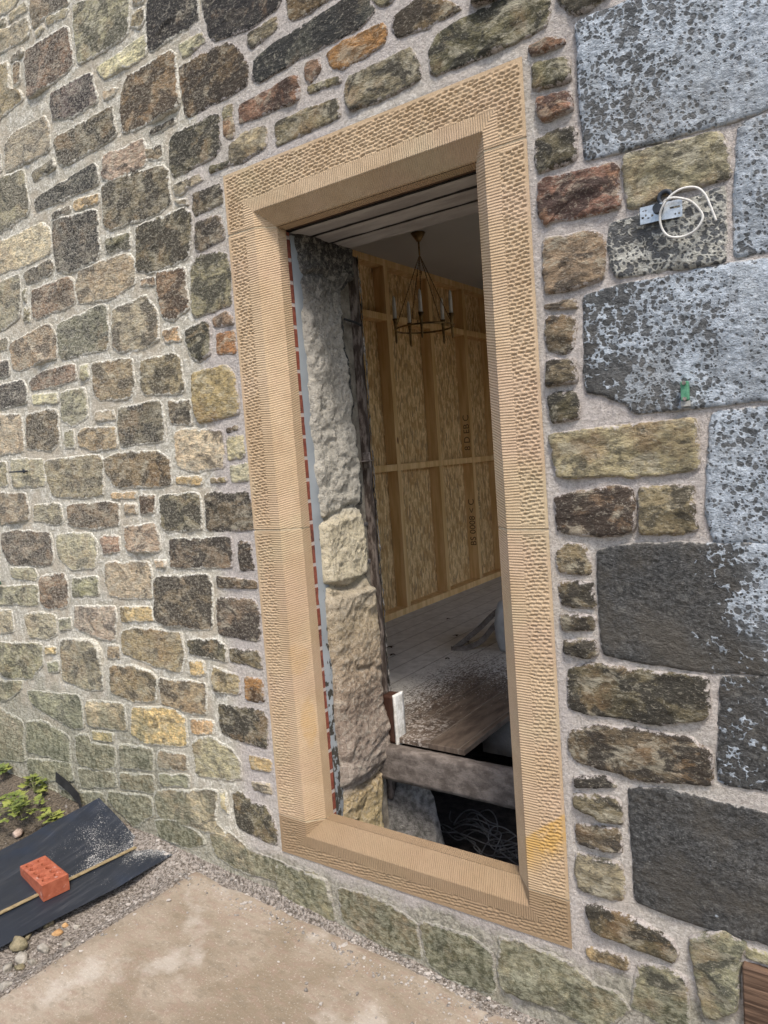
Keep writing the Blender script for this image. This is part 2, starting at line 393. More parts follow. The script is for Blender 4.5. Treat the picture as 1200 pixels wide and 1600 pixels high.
T_(3, 0, 400, """d:110,75 240,10 255,55 240,90 125,135
b:145,160 330,95 350,110 355,225 330,240 175,300 155,290
g:-40,140 90,80 100,180 90,290 20,345 -40,360
g:105,165 125,155 125,220 108,210
g:115,250 140,240 145,310 115,310
g:365,75 480,25 600,-15 635,20 635,130 520,205 370,225 355,150
b:735,80 870,50 885,240 820,300 760,290 735,160
o:660,110 730,95 725,140 660,145
g:895,60 940,-10 1060,-15 1085,100 1085,230 920,285 900,260
e:265,320 480,225 505,240 515,440 290,485 275,450
g:525,250 690,180 740,270 745,390 690,435 560,450 525,420
y:765,350 840,330 845,400 775,410
d:870,350 960,305 985,320 995,460 930,490 900,470 870,400
o:1000,290 1060,265 1095,290 1095,320 1010,335
R:1015,365 1105,345 1105,455 1020,460
t:900,550 1060,510 1100,560 1125,740 940,785 920,740
k:-40,500 40,485 45,560 -40,585
o:45,410 230,310 265,370 270,480 90,540 60,530
g:-40,400 35,380 40,440 -40,465
k:-40,615 110,575 130,620 130,690 -40,730
b:135,590 200,540 350,500 365,580 250,615 150,635
c:375,510 415,505 420,570 380,580
o:430,500 620,475 635,600 620,660 470,685 440,640
o:655,490 820,450 850,480 870,640 690,655 660,620
c:150,650 270,640 270,690 155,700
g:285,640 400,615 415,760 340,800 290,770
b:120,740 270,715 280,880 230,915 125,905
n:445,730 530,720 545,770 450,775
e:555,710 740,675 765,700 775,870 570,895 550,800
d:785,680 895,670 900,790 800,790
o:360,830 400,805 545,800 550,900 440,915 370,890
g:300,820 345,815 350,895 305,905
v:-40,745 100,740 115,880 110,920 -40,940
c:815,830 870,810 1040,815 1055,870 1055,995 900,1010 830,990
b:1060,810 1110,795 1120,815 1070,830
c:1065,850 1140,840 1150,940 1070,960
c:1080,985 1165,970 1165,1050 1085,1060
g:-40,970 30,960 40,1080 -40,1090
v:50,950 205,950 220,1080 60,1090
o:210,955 460,930 485,960 490,1120 370,1135 250,1130 220,1050
b:485,950 560,920 750,912 800,960 810,1080 540,1088 495,1020
y:825,1035 950,1030 945,1075 830,1070
o:990,1040 1060,1035 1060,1060 990,1065
O:-40,1105 120,1110 140,1190 135,1240 -40,1270
g:155,1165 285,1155 300,1240 280,1262 160,1245
b:310,1165 500,1150 560,1160 560,1265 430,1280 320,1265
o:583,1160 640,1158 645,1212 585,1215
y:520,1108 640,1104 630,1138 525,1140
b:655,1120 725,1120 725,1200 660,1215
d:745,1125 935,1105 945,1200 945,1285 800,1295 755,1270
O:960,1110 1170,1105 1190,1200 1185,1285 970,1290""")
T_(2.6667, 0, 800, """O:5,90 60,75 215,85 225,215 190,228 40,220 10,160
v:235,90 380,85 405,130 400,235 300,240 240,190
r:415,110 440,95 500,100 505,165 430,180
n:515,60 640,45 665,90 670,165 530,168
d:710,110 790,110 960,100 970,170 965,235 715,235 705,170
d:990,130 1045,125 1060,240 1000,245
m:40,230 150,230 160,270 150,290 50,275
m:-30,310 160,300 165,395 -30,385
b:170,265 270,250 285,300 285,395 200,410 170,370
g:300,275 410,265 415,350 300,355
n:435,210 620,205 635,260 635,365 460,355 440,300
c:645,200 690,200 690,230 650,235
d:640,270 870,255 885,300 885,500 690,470 645,450
O:905,265 1070,285 1075,320 910,315
O:905,355 1060,365 1085,420 1085,530 1060,538 910,510
y:500,395 630,390 640,455 505,460
m:-30,400 50,410 60,500 -30,515
m:100,430 160,415 235,430 235,510 200,535 120,520
m:245,445 295,440 300,490 250,495
n:310,390 480,390 490,440 480,540 400,520 310,480
o:505,500 560,480 755,500 770,600 760,670 640,640 510,590
d:780,530 900,530 940,560 945,625 870,610 790,590
O:955,565 1080,580 1090,655 1010,630 960,625
m:-30,540 180,545 180,640 130,700 30,690 -30,600
y:185,560 235,560 235,590 190,595
m:195,625 245,620 245,670 200,665
m:250,530 390,530 420,570 430,740 380,745 260,700
o:445,555 500,555 505,610 450,610
o:455,640 560,640 640,670 655,700 650,790 560,790 460,755
y:785,620 850,620 855,680 795,680
o:660,690 860,710 865,840 820,845 670,800
o:885,640 1000,680 1000,760 900,750 885,690
R:1020,690 1095,695 1100,790 1025,785
m:-30,700 100,700 90,740 30,790 -30,780
m:110,740 340,760 350,900 300,905 130,800
v:360,780 520,800 530,910 470,905 365,890
y:545,810 720,815 775,860 780,980 620,970 550,930
y:790,860 890,870 890,930 800,925
d:915,800 1090,825 1115,870 1115,990 930,930 915,870
m:-30,800 100,870 100,1000 -30,960
m:110,870 180,870 290,930 300,1050 110,1000
y:380,910 470,920 470,960 390,950
m:310,930 370,925 380,962 480,975 485,1060 420,1080 320,1050
m:495,965 640,985 640,1080 500,1067
o:655,990 780,1010 785,1080 660,1067
m:800,960 870,935 960,980 1000,1040 1010,1110 950,1115 820,1100""")
T_(2.6667, 0, 1150, """y:1040,80 1130,100 1130,150 1050,140
c:1050,190 1130,200 1135,245 1060,225
O:970,240 1000,230 1060,280 1110,290 1155,390 1155,460 990,380
c:915,235 940,230 955,330 925,290
m:-30,10 100,40 110,110 -30,100
m:110,90 300,110 310,190 170,190 120,160
m:320,130 480,150 490,215 340,220
o:500,150 640,160 650,220 640,240 500,220
m:660,155 790,160 790,215 670,210
m:-30,115 160,205 240,225 240,310 150,290 -30,250
m:250,220 430,235 450,300 400,290 345,300 260,280
m:450,225 630,250 640,330 560,380 450,270
m:640,225 910,220 900,350 950,420 830,390 660,340
O:645,350 720,345 830,400 860,450 780,470 660,420
m:870,400 960,400 1060,480 1190,530 1200,620 1000,560 890,490""")
T_(2.1429, 340, 0, """k:-54,-20 215,-20 200,30 100,100 40,115 -5,135 -25,125 -42,58
g:100,110 195,55 205,85 190,110 120,160 100,150
b:230,0 260,-30 400,-30 370,0 260,70 240,65
k:125,200 180,150 390,20 420,0 510,-10 525,40 470,100 200,240 140,280 120,260
g:430,-40 540,-60 600,-20 560,15 545,20
b:590,60 650,10 700,-10 760,0 820,30 700,90 610,125 592,100
O:710,170 740,110 830,60 950,0 1090,-40 1115,30 1100,90 960,160 730,255 712,240
R:365,180 420,140 550,75 565,100 555,150 430,225 385,230
r:295,215 340,195 345,235 310,275 295,260
r:75,350 270,250 270,340 150,385 75,415
g:300,290 400,255 415,275 310,315
g:430,260 640,160 665,190 680,260 600,310 445,375 430,340
o:190,410 400,325 410,395 280,450 200,490
c:40,490 80,450 160,420 165,490 90,540 40,550
g:20,360 50,350 50,390 20,400
r:20,410 45,400 45,450 22,455
r:1045,160 1110,130 1165,130 1165,150 1060,185
g:1055,215 1170,195 1180,265 1150,280 1060,305
r:1070,330 1180,305 1190,370 1090,410 1070,380
d:1065,470 1130,440 1200,425 1200,530 1075,585
d:850,-20 1000,-60 1100,-60 960,-10 860,25""")
T_(3, 800, 0, """r:125,870 150,840 470,770 495,790 500,970 430,1000 180,1040 160,1065 130,980
c:520,730 960,620 1020,720 1020,840 700,920 600,980 550,980
g:210,-10 290,-40 480,-40 330,60 270,60""")
T_(3, 800, 400, """o:150,-80 400,-115 435,-80 435,10 430,100 300,150 155,180
m:150,230 290,200 300,245 160,250
O:170,290 285,280 300,320 290,430 240,455 175,440 160,370
d:165,490 300,480 305,590 165,610
d:170,650 300,635 315,760 190,780
v:180,830 600,790 850,755 870,800 870,1005 600,1030 220,1040 195,950
b:205,1120 500,1080 560,1095 580,1180 575,1290 430,1315 215,1290
o:600,1085 850,1075 860,1180 870,1270 800,1300 600,1300""")
T_(3, 800, 820, """o:210,130 270,92 330,95 365,150 370,230 230,225 210,180
O:225,270 380,265 390,390 240,380 222,330
O:230,420 385,425 390,495 240,495
O:245,540 390,540 400,600 360,625 250,600
O:265,670 400,650 560,680 910,710 925,880 900,915 700,930 380,890 270,860
O:275,970 400,935 600,960 830,995 930,1060 940,1220 800,1210 600,1190 300,1110 270,1060""")
T_(3, 800, 1180, """d:290,100 440,95 490,150 300,150
O:295,180 490,200 510,240 510,315 420,300 295,240
O:300,320 500,345 515,455 420,440 310,410
v:305,450 510,500 530,600 520,670 480,680 320,630 300,540
O:350,710 400,700 600,770 750,860 780,920 760,965 560,890 380,820
y:355,895 540,940 540,1005 360,955
m:590,980 700,985 825,1040 830,1290 700,1260 560,1180
m:840,850 1000,810 1100,890 1070,960 1060,1180 960,1230 900,1220 870,1050 845,950
v:1092,895 1400,980 1400,1060 1300,1000 1100,950
m:-60,850 40,870 160,920 270,975 380,1070 500,1110 560,1190 420,1290 -60,1080""")
T_(1, 0, 0, """m:432,1348 510,1372 526,1440 480,1425 434,1392
y:476,1357 500,1365 498,1385 478,1380
o:528,1386 590,1403 650,1440 662,1500 600,1480 536,1440
O:655,1438 735,1462 772,1492 775,1555 700,1530 667,1505""")
QUO = []
def Q_(scale, ox, oy, pts, prof, label, warm=0.):
    P = np.array([[float(v) for v in p.split(',')] for p in pts.split()])/scale+np.array([ox, oy])
    QUO.append((unp(P)[:, [0, 2]], prof, label, warm))
Q_(3, 800, 0, "305,115 400,70 640,-20 900,-180 1700,-350 1700,350 1300,470 1100,545 500,715 350,750 330,600", (.36, .14, -.05), 'large pale grey stone block with dark spots')
Q_(3, 800, 0, "1065,590 1130,560 1700,400 1700,1100 1045,1205 1045,900", (.26, .20, 0), 'pale spotted block at the right edge')
Q_(3, 800, 0, "460,1050 600,1010 800,940 990,870 1000,1230 500,1300 470,1250 455,1150", (.46, .30, 0), 'mottled cream and black block behind the bracket', .6)
Q_(3, 800, 400, "340,190 560,130 1050,35 1700,-70 1700,620 930,700 580,740 530,690 430,650 350,640 340,400", (.58, .02, -.1), 'grey block fading from black to pale blue grey')
Q_(3, 800, 400, "940,735 1700,650 1700,1345 950,1340 910,1200 925,900", (.28, .30, 0), 'spotted grey block below the green clip')
Q_(3, 800, 820, "405,120 560,90 930,90 1700,75 1700,720 970,690 700,655 430,610 410,350", (1.3, .22, -.55), 'dark block with pale lichen at its right end')
Q_(3, 800, 820, "985,710 1700,730 1700,1310 1030,1220 970,1200 975,900", (.62, .62, 0), 'black block with pale lichen veins')
Q_(3, 800, 1180, "550,155 720,160 1040,240 1700,380 1700,1010 1000,830 780,760 580,680 565,400", (1.0, .75, 0), 'large black block near the ground')

# ------------------------------------------------------------------ the wall
wall = thing('stone_wall', 'old rubble stone wall with pale mortar and big spotted blocks around the doorway', 'wall', (0, 0, -.3))
accR = Acc(); accP = Acc()
for i, (c, P2) in enumerate(TR):
    z = P2[:, 1].mean(); x = P2[:, 0].mean()
    area = np.ptp(P2[:, 0])*np.ptp(P2[:, 1])
    rk = x > .95
    plinth = z < .0 and not (x > 1.1)
    wall_stone(accP if plinth else accR, P2, c, i, h=(RS.uniform(.010, .02) if rk else (.012 if c == 't' else None)), amp=(RS.uniform(.010, .016) if rk else (.003 if c in 'te' else None)) if not plinth else .012)
# generic courses beyond the photograph's frame
def outside(P2):
    p, zz = proj(np.stack([P2[:, 0], np.zeros(len(P2)), P2[:, 1]], 1))
    x0, y0 = p.min(0); x1, y1 = p.max(0)
    return (zz < .1).any() or x1 < -8 or y1 < -8 or x0 > 1208+25
z = -.35; k = 1000
while z < 4.2:
    hh = random.uniform(.10, .19); x = -5.2+random.uniform(0, .2)
    while x < 2.5:
        ww = random.uniform(.13, .34)
        P2 = np.array([(x, z), (x+ww, z), (x+ww, z+hh), (x, z+hh)])+RS.uniform(-.008, .008, (4, 2))
        if outside(P2): wall_stone(accR, P2, random.choice('dbggoOcdkn'), k); k += 1
        x += ww+.028
    z += hh+.028
accR.build('rubble_stonework', M_ST, wall); accP.build('plinth_stonework', M_ST, wall, 'mossy green footing stones')
for i, (P2, (d0, d1, bias), lab, warm) in enumerate(QUO):
    V, D, E, Q, T = stone_geo(P2, .012, .0022, .006, ds=.011, seed=300+i, big=True, fr=.8, dia=-.5)
    x = V[:, 0]; t = np.clip((x-P2[:, 0].min())/.62, 0, 1)
    t = t+.35*fbm(np.stack([V[:, 0], V[:, 1], np.zeros(len(V))], 1), 5, 3)
    npmesh('quoin', np.stack([V[:, 0], -D, V[:, 1]], 1), [Q, T], M_LI, wall, {'dk': d0+(d1-d0)*np.clip(t*1.15, 0, 1.4), 'edge': E, 'warm': np.full(len(V), warm)}, label=lab)
# ribbed brown block low at the right edge
def grooved_mat():
    s = NM('ribbed_brown', .8, .3); v = s.mp((3, 3, 60), (0, .12, 0)); n = s.noise(1.6, 4, .6, v); n2 = s.noise(40, 5)
    return s.out(s.mix(s.mr(n, .35, .65), (.055, .032, .020), (.16, .10, .065)), s.bump(s.ma('ADD', n, s.ma('MULTIPLY', n2, .3)), .8, .006))
bm = bmesh.new(); a = unp([(1161, 1500), (1161, 1578)])
bbox(bm, (a[0][0], -.022, a[1][2]-.03), (a[0][0]+.22, .02, a[0][2]), .004)
bmobj('ribbed_block', bm, grooved_mat(), wall)
# mortar bed
def axis(lo, hi, st, extra):
    g = list(np.arange(lo, hi+st/2, st)); g = [v for v in g if all(abs(v-e) > st*.45 for e in extra)]
    return np.array(sorted(g+list(extra)))
HX0, HX1, HZ0, HZ1 = .006, 1.094, .006, 2.394
xs = np.concatenate([np.arange(-5.4, -2.3, .04), axis(-2.3, 1.9, .011, [HX0, HX1]), np.arange(1.92, 2.76, .04)])
zs = np.concatenate([axis(-.5, 3.6, .011, [HZ0, HZ1]), np.arange(3.62, 4.3, .04)])
X, Z = np.meshgrid(xs, zs, indexing='ij'); P = np.stack([X.ravel(), np.zeros(X.size), Z.ravel()], 1)
dd = fbm(P, 14, 4, .6)*.0045+fbm(P+5, 60, 2, .6)*.0018-.001
sur = np.maximum(np.maximum(-P[:, 0], P[:, 0]-1.1), np.maximum(-P[:, 2], P[:, 2]-2.4))
dd = np.where(np.abs(sur) < .02, dd*.3+.0005, dd)
P[:, 1] = -dd
cx = (xs[1:]+xs[:-1])/2; cz = (zs[1:]+zs[:-1])/2
keep = ~((cx[:, None] > HX0) & (cx[:, None] < HX1) & (cz[None, :] > HZ0) & (cz[None, :] < HZ1))
npmesh('mortar', P, gridF(len(xs), len(zs), keep), M_MO, wall, {'newm': newf(P[:, 0], P[:, 2])*np.clip(.75+fbm(P, 3, 3), 0, 1)**.5, 'moss': mossf(P[:, 0], P[:, 2])})
M_CORE = simple('wall_core', (.16, .14, .11), (.30, .27, .22), 18, .95, .8, .02)
bm = bmesh.new()
for lo, hi in (((-5.4, .02, -.6), (.10, .455, 4.3)), ((.10, .12, -.6), (.155, .455, 4.3)), ((1.0, .02, -.6), (2.75, .455, 4.3)), ((.955, .12, -.6), (1.0, .455, 4.3)), ((.155, .02, 2.335), (.955, .455, 4.3)), ((.10, .02, 2.26), (.155, .12, 4.3)), ((.955, .02, 2.26), (1.0, .12, 4.3)), ((.10, .02, -.6), (1.0, .115, .02))):
    bbox(bm, lo, hi)
bmobj('wall_core', bm, M_CORE, wall)

# ------------------------------------------------------------------ dressed surround
def surround_mat():
    s = NM('dressed_sandstone', .88, .25)
    tool = s.attr('tool', 'Fac'); tint = s.attr('tint', 'Fac'); x = s.xyz(); X_, Y_, Z_ = x[0], x[1], x[2]
    base = s.mix(s.mr(s.noise(5, 5, .6), .35, .68), (.47, .345, .215), (.57, .435, .285))
    base = s.mix(s.mr(s.noise(2.2, 3, .5, s.mp((1, 1, 2.2), (0, .5, 0))), .45, .65, 0, .6), base, (.54, .395, .28))
    base = s.mix(s.mr(s.noise(3.3, 3, .5, s.mp(loc=(4, 2, 7))), .52, .7, 0, .6), base, (.50, .42, .27))
    base = s.mix(s.mr(s.noise(420, 2, .8), .38, .62, .0, .38), base, (.24, .15, .08))
    base = s.mix(s.mr(s.noise(300, 2, .7, s.mp(loc=(1, 2, 3))), .55, .75, 0, .35), base, (.74, .60, .40))
    base = s.mix(tint, base, (.20, .135, .075))
    # iron stains in the stone: one across the lower right jamb, two small ones on the left jamb
    dg = s.ma('ADD', Z_, s.ma('MULTIPLY', X_, -.80)); dg = s.ma('ADD', dg, s.ma('MULTIPLY', s.ma('SUBTRACT', s.noise(14, 3), .5), .04))
    st = s.ma('MULTIPLY', s.mr(dg, -.625, -.54), s.mr(dg, -.493, -.478, 1, 0)); st = s.ma('MULTIPLY', st, s.mr(X_, .965, .985))
    st = s.ma('MULTIPLY', st, s.mr(Z_, .14, .17))
    def blob(cx_, cz_, rx, rz):
        a = s.ma('POWER', s.ma('DIVIDE', s.ma('SUBTRACT', X_, cx_), rx), 2); b = s.ma('POWER', s.ma('DIVIDE', s.ma('SUBTRACT', Z_, cz_), rz), 2)
        return s.mr(s.ma('ADD', s.ma('ADD', a, b), s.ma('MULTIPLY', s.noise(20, 4), 1.2)), 1.15, 1.7, 1, 0)
    st2 = s.ma('MAXIMUM', blob(.155, .50, .022, .10), s.ma('MULTIPLY', blob(.14, .73, .03, .06), .5))
    base = s.mix(s.ma('MULTIPLY', s.ma('MAXIMUM', st, s.ma('MULTIPLY', st2, .45)), s.mr(s.noise(26, 5, .7), .35, .6, .34, .72)), base, (.50, .29, .06))
    # drove tooling
    isH = s.mr(tool, .5, .6, 0, 1, False); isV = s.mr(tool, 1.5, 1.6, 0, 1, False)
    wob = s.ma('MULTIPLY', s.noise(9, 3), .010)
    wz = s.ma('SINE', s.ma('MULTIPLY', s.ma('ADD', s.ma('ADD', Z_, s.ma('MULTIPLY', Y_, -.3)), wob), 2*PI/.0078))
    wx = s.ma('SINE', s.ma('MULTIPLY', s.ma('ADD', X_, s.ma('ADD', s.ma('MULTIPLY', Y_, .3), wob)), 2*PI/.0074))
    g = s.ma('ADD', s.ma('MULTIPLY', s.ma('MULTIPLY', wz, isH), s.ma('SUBTRACT', 1, isV)), s.ma('MULTIPLY', wx, isV))
    g = s.ma('MULTIPLY', g, s.mr(s.noise(60, 3), .3, .6, .45, 1))
    h = s.ma('ADD', s.ma('MULTIPLY', g, .5), s.ma('MULTIPLY', s.noise(260, 3, .7), .55))
    c = s.mix(s.mr(g, -.2, -1, 0, .35), base, s.mix(.6, base, (.20, .13, .07)))
    return s.out(c, s.bump(h, .75, .0024))
M_SU = surround_mat()
sur = thing('door_surround', 'new tan sandstone surround with pecked face and chamfered edge framing the doorway', 'door surround', (.55, 0, 0))
XL, XR, ZB, ZT = .128, .975, .090, 2.250       # opening at the face (before the chamfer)
CH, DEP = .050, .092
PX_L, PX_R, PZ_B, PZ_T = .082, 1.021, .048, 2.297
def sur_part(name, x0, x1, z0, z1, label, tint, sides):
    """a block of the ring: heightfield front + returns"""
    gp = .0017; z0 += gp if z0 > 0 else 0; z1 -= gp if z1 < 2.4 else 0
    st = .0024
    bx_ = [v for v in (x0, x0+.002, x1-.002, x1, XL, XR, XL+CH, XR-CH, .012, 1.088, PX_L, PX_R) if x0 <= v <= x1]
    bz_ = [v for v in (z0, z0+.002, z1-.002, z1, ZB, ZT, ZB+CH, ZT-CH, .012, 2.388, PZ_B, PZ_T) if z0 <= v <= z1]
    def ax(lo, hi, brk):
        brk = sorted(set(round(v, 5) for v in brk)); out = [brk[0]]
        for a, b in zip(brk, brk[1:]):
            n = max(1, int(round((b-a)/st))); out += list(np.linspace(a, b, n+1)[1:])
        return np.array(out)
    xs = ax(x0, x1, bx_); zs = ax(z0, z1, bz_)
    X, Z = np.meshgrid(xs, zs, indexing='ij'); x = X.ravel(); z = Z.ravel()
    # inward distances past the arris of each side (positive inside the opening)
    dl = x-XL; dr = XR-x; db = z-ZB; dt = ZT-z
    q = np.minimum(np.minimum(dl, dr), np.minimum(db, dt))     # <0 on the face, 0..CH on the chamfer
    y = np.clip(q, 0, CH)
    pd = np.minimum(np.minimum(x-PX_L, PX_R-x), np.minimum(z-PZ_B, PZ_T-z))
    panel = pd < 0
    od = np.minimum(np.minimum(x, 1.1-x), np.minimum(z, 2.4-z))
    strip = od < .012
    near_joint = np.zeros(len(x), bool)
    if z1 < 2.4: near_joint |= (z > z1-.014)
    if z0 > 0: near_joint |= (z < z0+.014)
    # pecked pits: slanted lattice
    cw, chh = .021, .0100
    u = x/cw+.45*z/chh*.35; v = z/chh-.30*x/cw*.55
    u = u+.30*fbm(np.stack([x, z, x*0], 1), 40, 2); v = v+.30*fbm(np.stack([x, z, x*0+9], 1), 40, 2)
    row = np.floor(v); uu = u+.5*(row % 2); ci = np.floor(uu)
    hsh = np.modf(np.abs(np.sin(ci*12.9898+row*78.233)*43758.5453))[0]; hs2 = np.modf(np.abs(np.sin(ci*39.3+row*11.135)*24634.63))[0]
    fu = uu-ci-.5-(hsh-.5)*.25; fv = v-row-.5-(hs2-.5)*.25
    rr = (fu/.47)**2+((fv-.05)/.37)**2
    pit = sst(0, .35, 1-rr)*np.clip(.35+1.5*(fv+.3), .1, 1.3)*(.5+.6*hsh)
    pdep = np.where(panel & ~strip & ~near_joint, pit*.0052-.0010, 0)
    y = y+pdep
    y = y-.004*(q < 0)*1.0*np.clip(-q/.002, 0, 1)+fbm(np.stack([x, z, x*0], 1), 30, 3)*.0006
    # worn block edges
    eg = np.minimum(z-z0 if z0 > 0 else 9+0*z, z1-z if z1 < 2.4 else 9+0*z); y = y+np.where(eg < .0015, .004, 0)
    tool = np.where(panel & ~strip, 0.0, 1.0)
    tool[strip | near_joint & panel] = 1.0
    vert = (np.minimum(dt, db) < np.minimum(dl, dr))          # lintel and sill run with upright tooling
    tool = np.where(vert & (tool > 0) & ~strip, 2.0, tool); tool = np.where(strip, 0.0, tool)
    xcn = (xs[1:]+xs[:-1])/2; zcn = (zs[1:]+zs[:-1])/2
    qc = np.minimum(np.minimum(xcn[:, None]-XL, XR-xcn[:, None]), np.minimum(zcn[None]-ZB, ZT-zcn[None]))
    keep = qc < CH
    V = np.stack([x, y, z], 1); F = gridF(len(xs), len(zs), keep); A = Acc(); tn = np.full(len(x), tint)
    A.add(V, F, None, tool=tool, tint=tn)
    # reveal (soffit / inner cheeks) and outer returns
    def sheet(P0, P1, nx, y0, y1, tl):
        t = np.linspace(0, 1, nx)[:, None]; L = np.array(P0)[None]*(1-t)+np.array(P1)[None]*t
        ys = np.linspace(y0, y1, 5); Vv = np.stack([np.repeat(L[:, 0], 5), np.tile(ys, nx), np.repeat(L[:, 1], 5)], 1)
        A.add(Vv, gridF(nx, 5), None, tool=np.full(len(Vv), tl), tint=np.full(len(Vv), tint))
    for kind in sides:
        if kind == 'L': sheet((XL+CH, max(z0, ZB+CH)), (XL+CH, min(z1, ZT-CH)), 60, CH-.0005, DEP, 1.)
        if kind == 'R': sheet((XR-CH, max(z0, ZB+CH)), (XR-CH, min(z1, ZT-CH)), 60, CH-.0005, DEP, 1.)
        if kind == 'T': sheet((XL+CH, ZT-CH), (XR-CH, ZT-CH), 60, CH-.0005, DEP, 2.)
        if kind == 'B': sheet((XL+CH, ZB+CH), (XR-CH, ZB+CH), 60, CH-.0005, DEP, 2.)
    for (a, b) in (((x0, z0), (x1, z0)), ((x1, z0), (x1, z1)), ((x1, z1), (x0, z1)), ((x0, z1), (x0, z0))):
        lim = lambda p: p
        if abs(a[1]-b[1]) < 1e-6 and 0 < a[1] < 2.4:      # joint faces only as wide as the block
            if x1 < .6: b = (min(b[0], XL), b[1]); a = (min(a[0], XL), a[1])
            elif x0 > .5: a = (max(a[0], XR), a[1]); b = (max(b[0], XR), b[1])
            else: continue
        if abs(a[0]-b[0]) < 1e-6 and .01 < a[0] < 1.09: continue
        sheet(a, b, 20, .003, DEP, 0.)
    return A.build(name, M_SU, sur, label)
JT, JM, JB = 2.2005, 1.184, .1385
sur_part('lintel', 0, 1.1, JT, 2.4, None, .0, 'T')
sur_part('jamb_stone', 0, XL+CH, JM, JT, None, .0, 'L')
sur_part('jamb_stone', 0, XL+CH, JB, JM, 'left jamb stone with small yellow stain', .10, 'L')
sur_part('jamb_stone', XR-CH, 1.1, JM, JT, None, .0, 'R')
sur_part('jamb_stone', XR-CH, 1.1, JB, JM, 'right jamb stone with yellow iron stain near its foot', .08, 'R')
sur_part('sill', 0, 1.1, 0, JB+.0025, 'browner sill block', .72, 'B')
M_JM = simple('joint_mortar', (.40, .33, .22), (.52, .43, .30), 120, .95, .5, .002)
bm = bmesh.new()
for zz in (JT, JM, JB):
    for sx, x0 in ((1, 0.), (-1, 1.1)):
        pl = [(.003, -.0022), (XL-.0015, -.0022), (XL+CH-.003, CH-.001), (XL+CH-.003, .088), (.003, .088)]
        if sx < 0: pl = [((1.1-XR)-(XL-p[0]) if p[0] > .05 else p[0], p[1]) for p in pl]
        vs = [bm.verts.new((x0+sx*p[0], p[1], zz-.0021)) for p in pl]; f = bm.faces.new(vs)
        g = bmesh.ops.extrude_face_region(bm, geom=[f]); bmesh.ops.translate(bm, verts=[v for v in g['geom'] if isinstance(v, bmesh.types.BMVert)], vec=(0, 0, .0042))
bmesh.ops.recalc_face_normals(bm, faces=bm.faces)
bmobj('joint_mortar', bm, M_JM, sur)

# ------------------------------------------------------------------ inside of the opening (all part of the wall)
def brick_mat():
    s = NM('red_brick', .9, .2); x = s.xyz()
    t = s.ma('FRACT', s.ma('DIVIDE', s.ma('ADD', x[2], s.ma('MULTIPLY', s.noise(25, 2), .006)), .0755))
    m = s.mr(t, .80, .84); m = s.ma('MULTIPLY', m, s.mr(t, .97, 1., 1, 0))
    br = s.mix(s.mr(s.noise(9, 4), .4, .6), (.20, .055, .035), (.12, .045, .035)); br = s.mix(s.mr(s.noise(90, 4), .4, .7), br, (.27, .09, .06))
    c = s.mix(m, br, (.42, .36, .33)); h = s.ma('SUBTRACT', s.ma('MULTIPLY', s.noise(120, 3), .4), m)
    return s.out(c, s.bump(h, .6, .004))
bm = bmesh.new(); bbox(bm, (.09, .0935, .03), (.171, .117, 2.198)); bmobj('brick_jamb', bm, brick_mat(), wall)
def dpc_mat():
    s = NM('membrane', .55, .4); x = s.xyz()
    n = s.noise(45, 4, .6, s.mp((1, 1, .6))); z = s.mr(x[2], .2, 1.35, .15, -.12, False)
    hole = s.mr(s.ma('ADD', n, z), .60, .64)
    z2 = s.mr(x[2], .15, .45, .2, 0)
    c = s.mix(hole, s.mix(s.noise(12, 3), (.22, .245, .26), (.32, .35, .37)), (.045, .042, .035)); c = s.mix(z2, c, (.10, .09, .075))
    return s.out(c, s.bump(s.ma('SUBTRACT', s.noise(20, 3), hole), .4, .004))
nz_ = 120; ny_ = 8; zz = np.linspace(.0, 2.19, nz_); ys = np.linspace(.1145, .175, ny_)
Zg, Yg = np.meshgrid(zz, ys, indexing='ij'); P = np.stack([np.zeros(Zg.size), Yg.ravel(), Zg.ravel()], 1)
P[:, 0] = .172+.006*fbm(P, 12, 3)+.004*np.sin((P[:, 1]-.1145)/.063*PI); P[:, 1] += .006*fbm(P+3, 7, 3)
npmesh('membrane_strip', P, gridF(nz_, ny_), dpc_mat(), wall)
# rough broken reveal: heightfield over (y,z) at x ~ .18
def reveal_mat():
    s = NM('broken_masonry', .95, .2); col = s.attr('col')
    n2 = s.noise(38, 7, .72); n3 = s.noise(170, 4, .75)
    n4 = s.noise(95, 5, .78); c = s.mix(s.mr(n2, .48, .62, 0, .7), col, s.mix(.6, col, (.74, .68, .56))); c = s.mix(s.mr(n2, .46, .34, 0, .7), c, s.mix(.75, c, (.05, .045, .035)))
    c = s.mix(s.mr(n4, .52, .62, 0, .6), c, s.mix(.4, c, (.80, .76, .66))); c = s.mix(s.mr(n4, .46, .36, 0, .7), c, s.mix(.7, c, (.04, .035, .03)))
    c = s.mix(s.mr(n3, .58, .7, 0, .5), c, (.62, .58, .50)); c = s.mix(s.mr(n3, .42, .3, 0, .6), c, s.mix(.7, c, (.03, .03, .03)))
    return s.out(c, s.bump(s.ma('ADD', n2, s.ma('ADD', s.ma('MULTIPLY', n4, .8), s.ma('MULTIPLY', n3, .5))), 1., .018))
M_RV = reveal_mat()
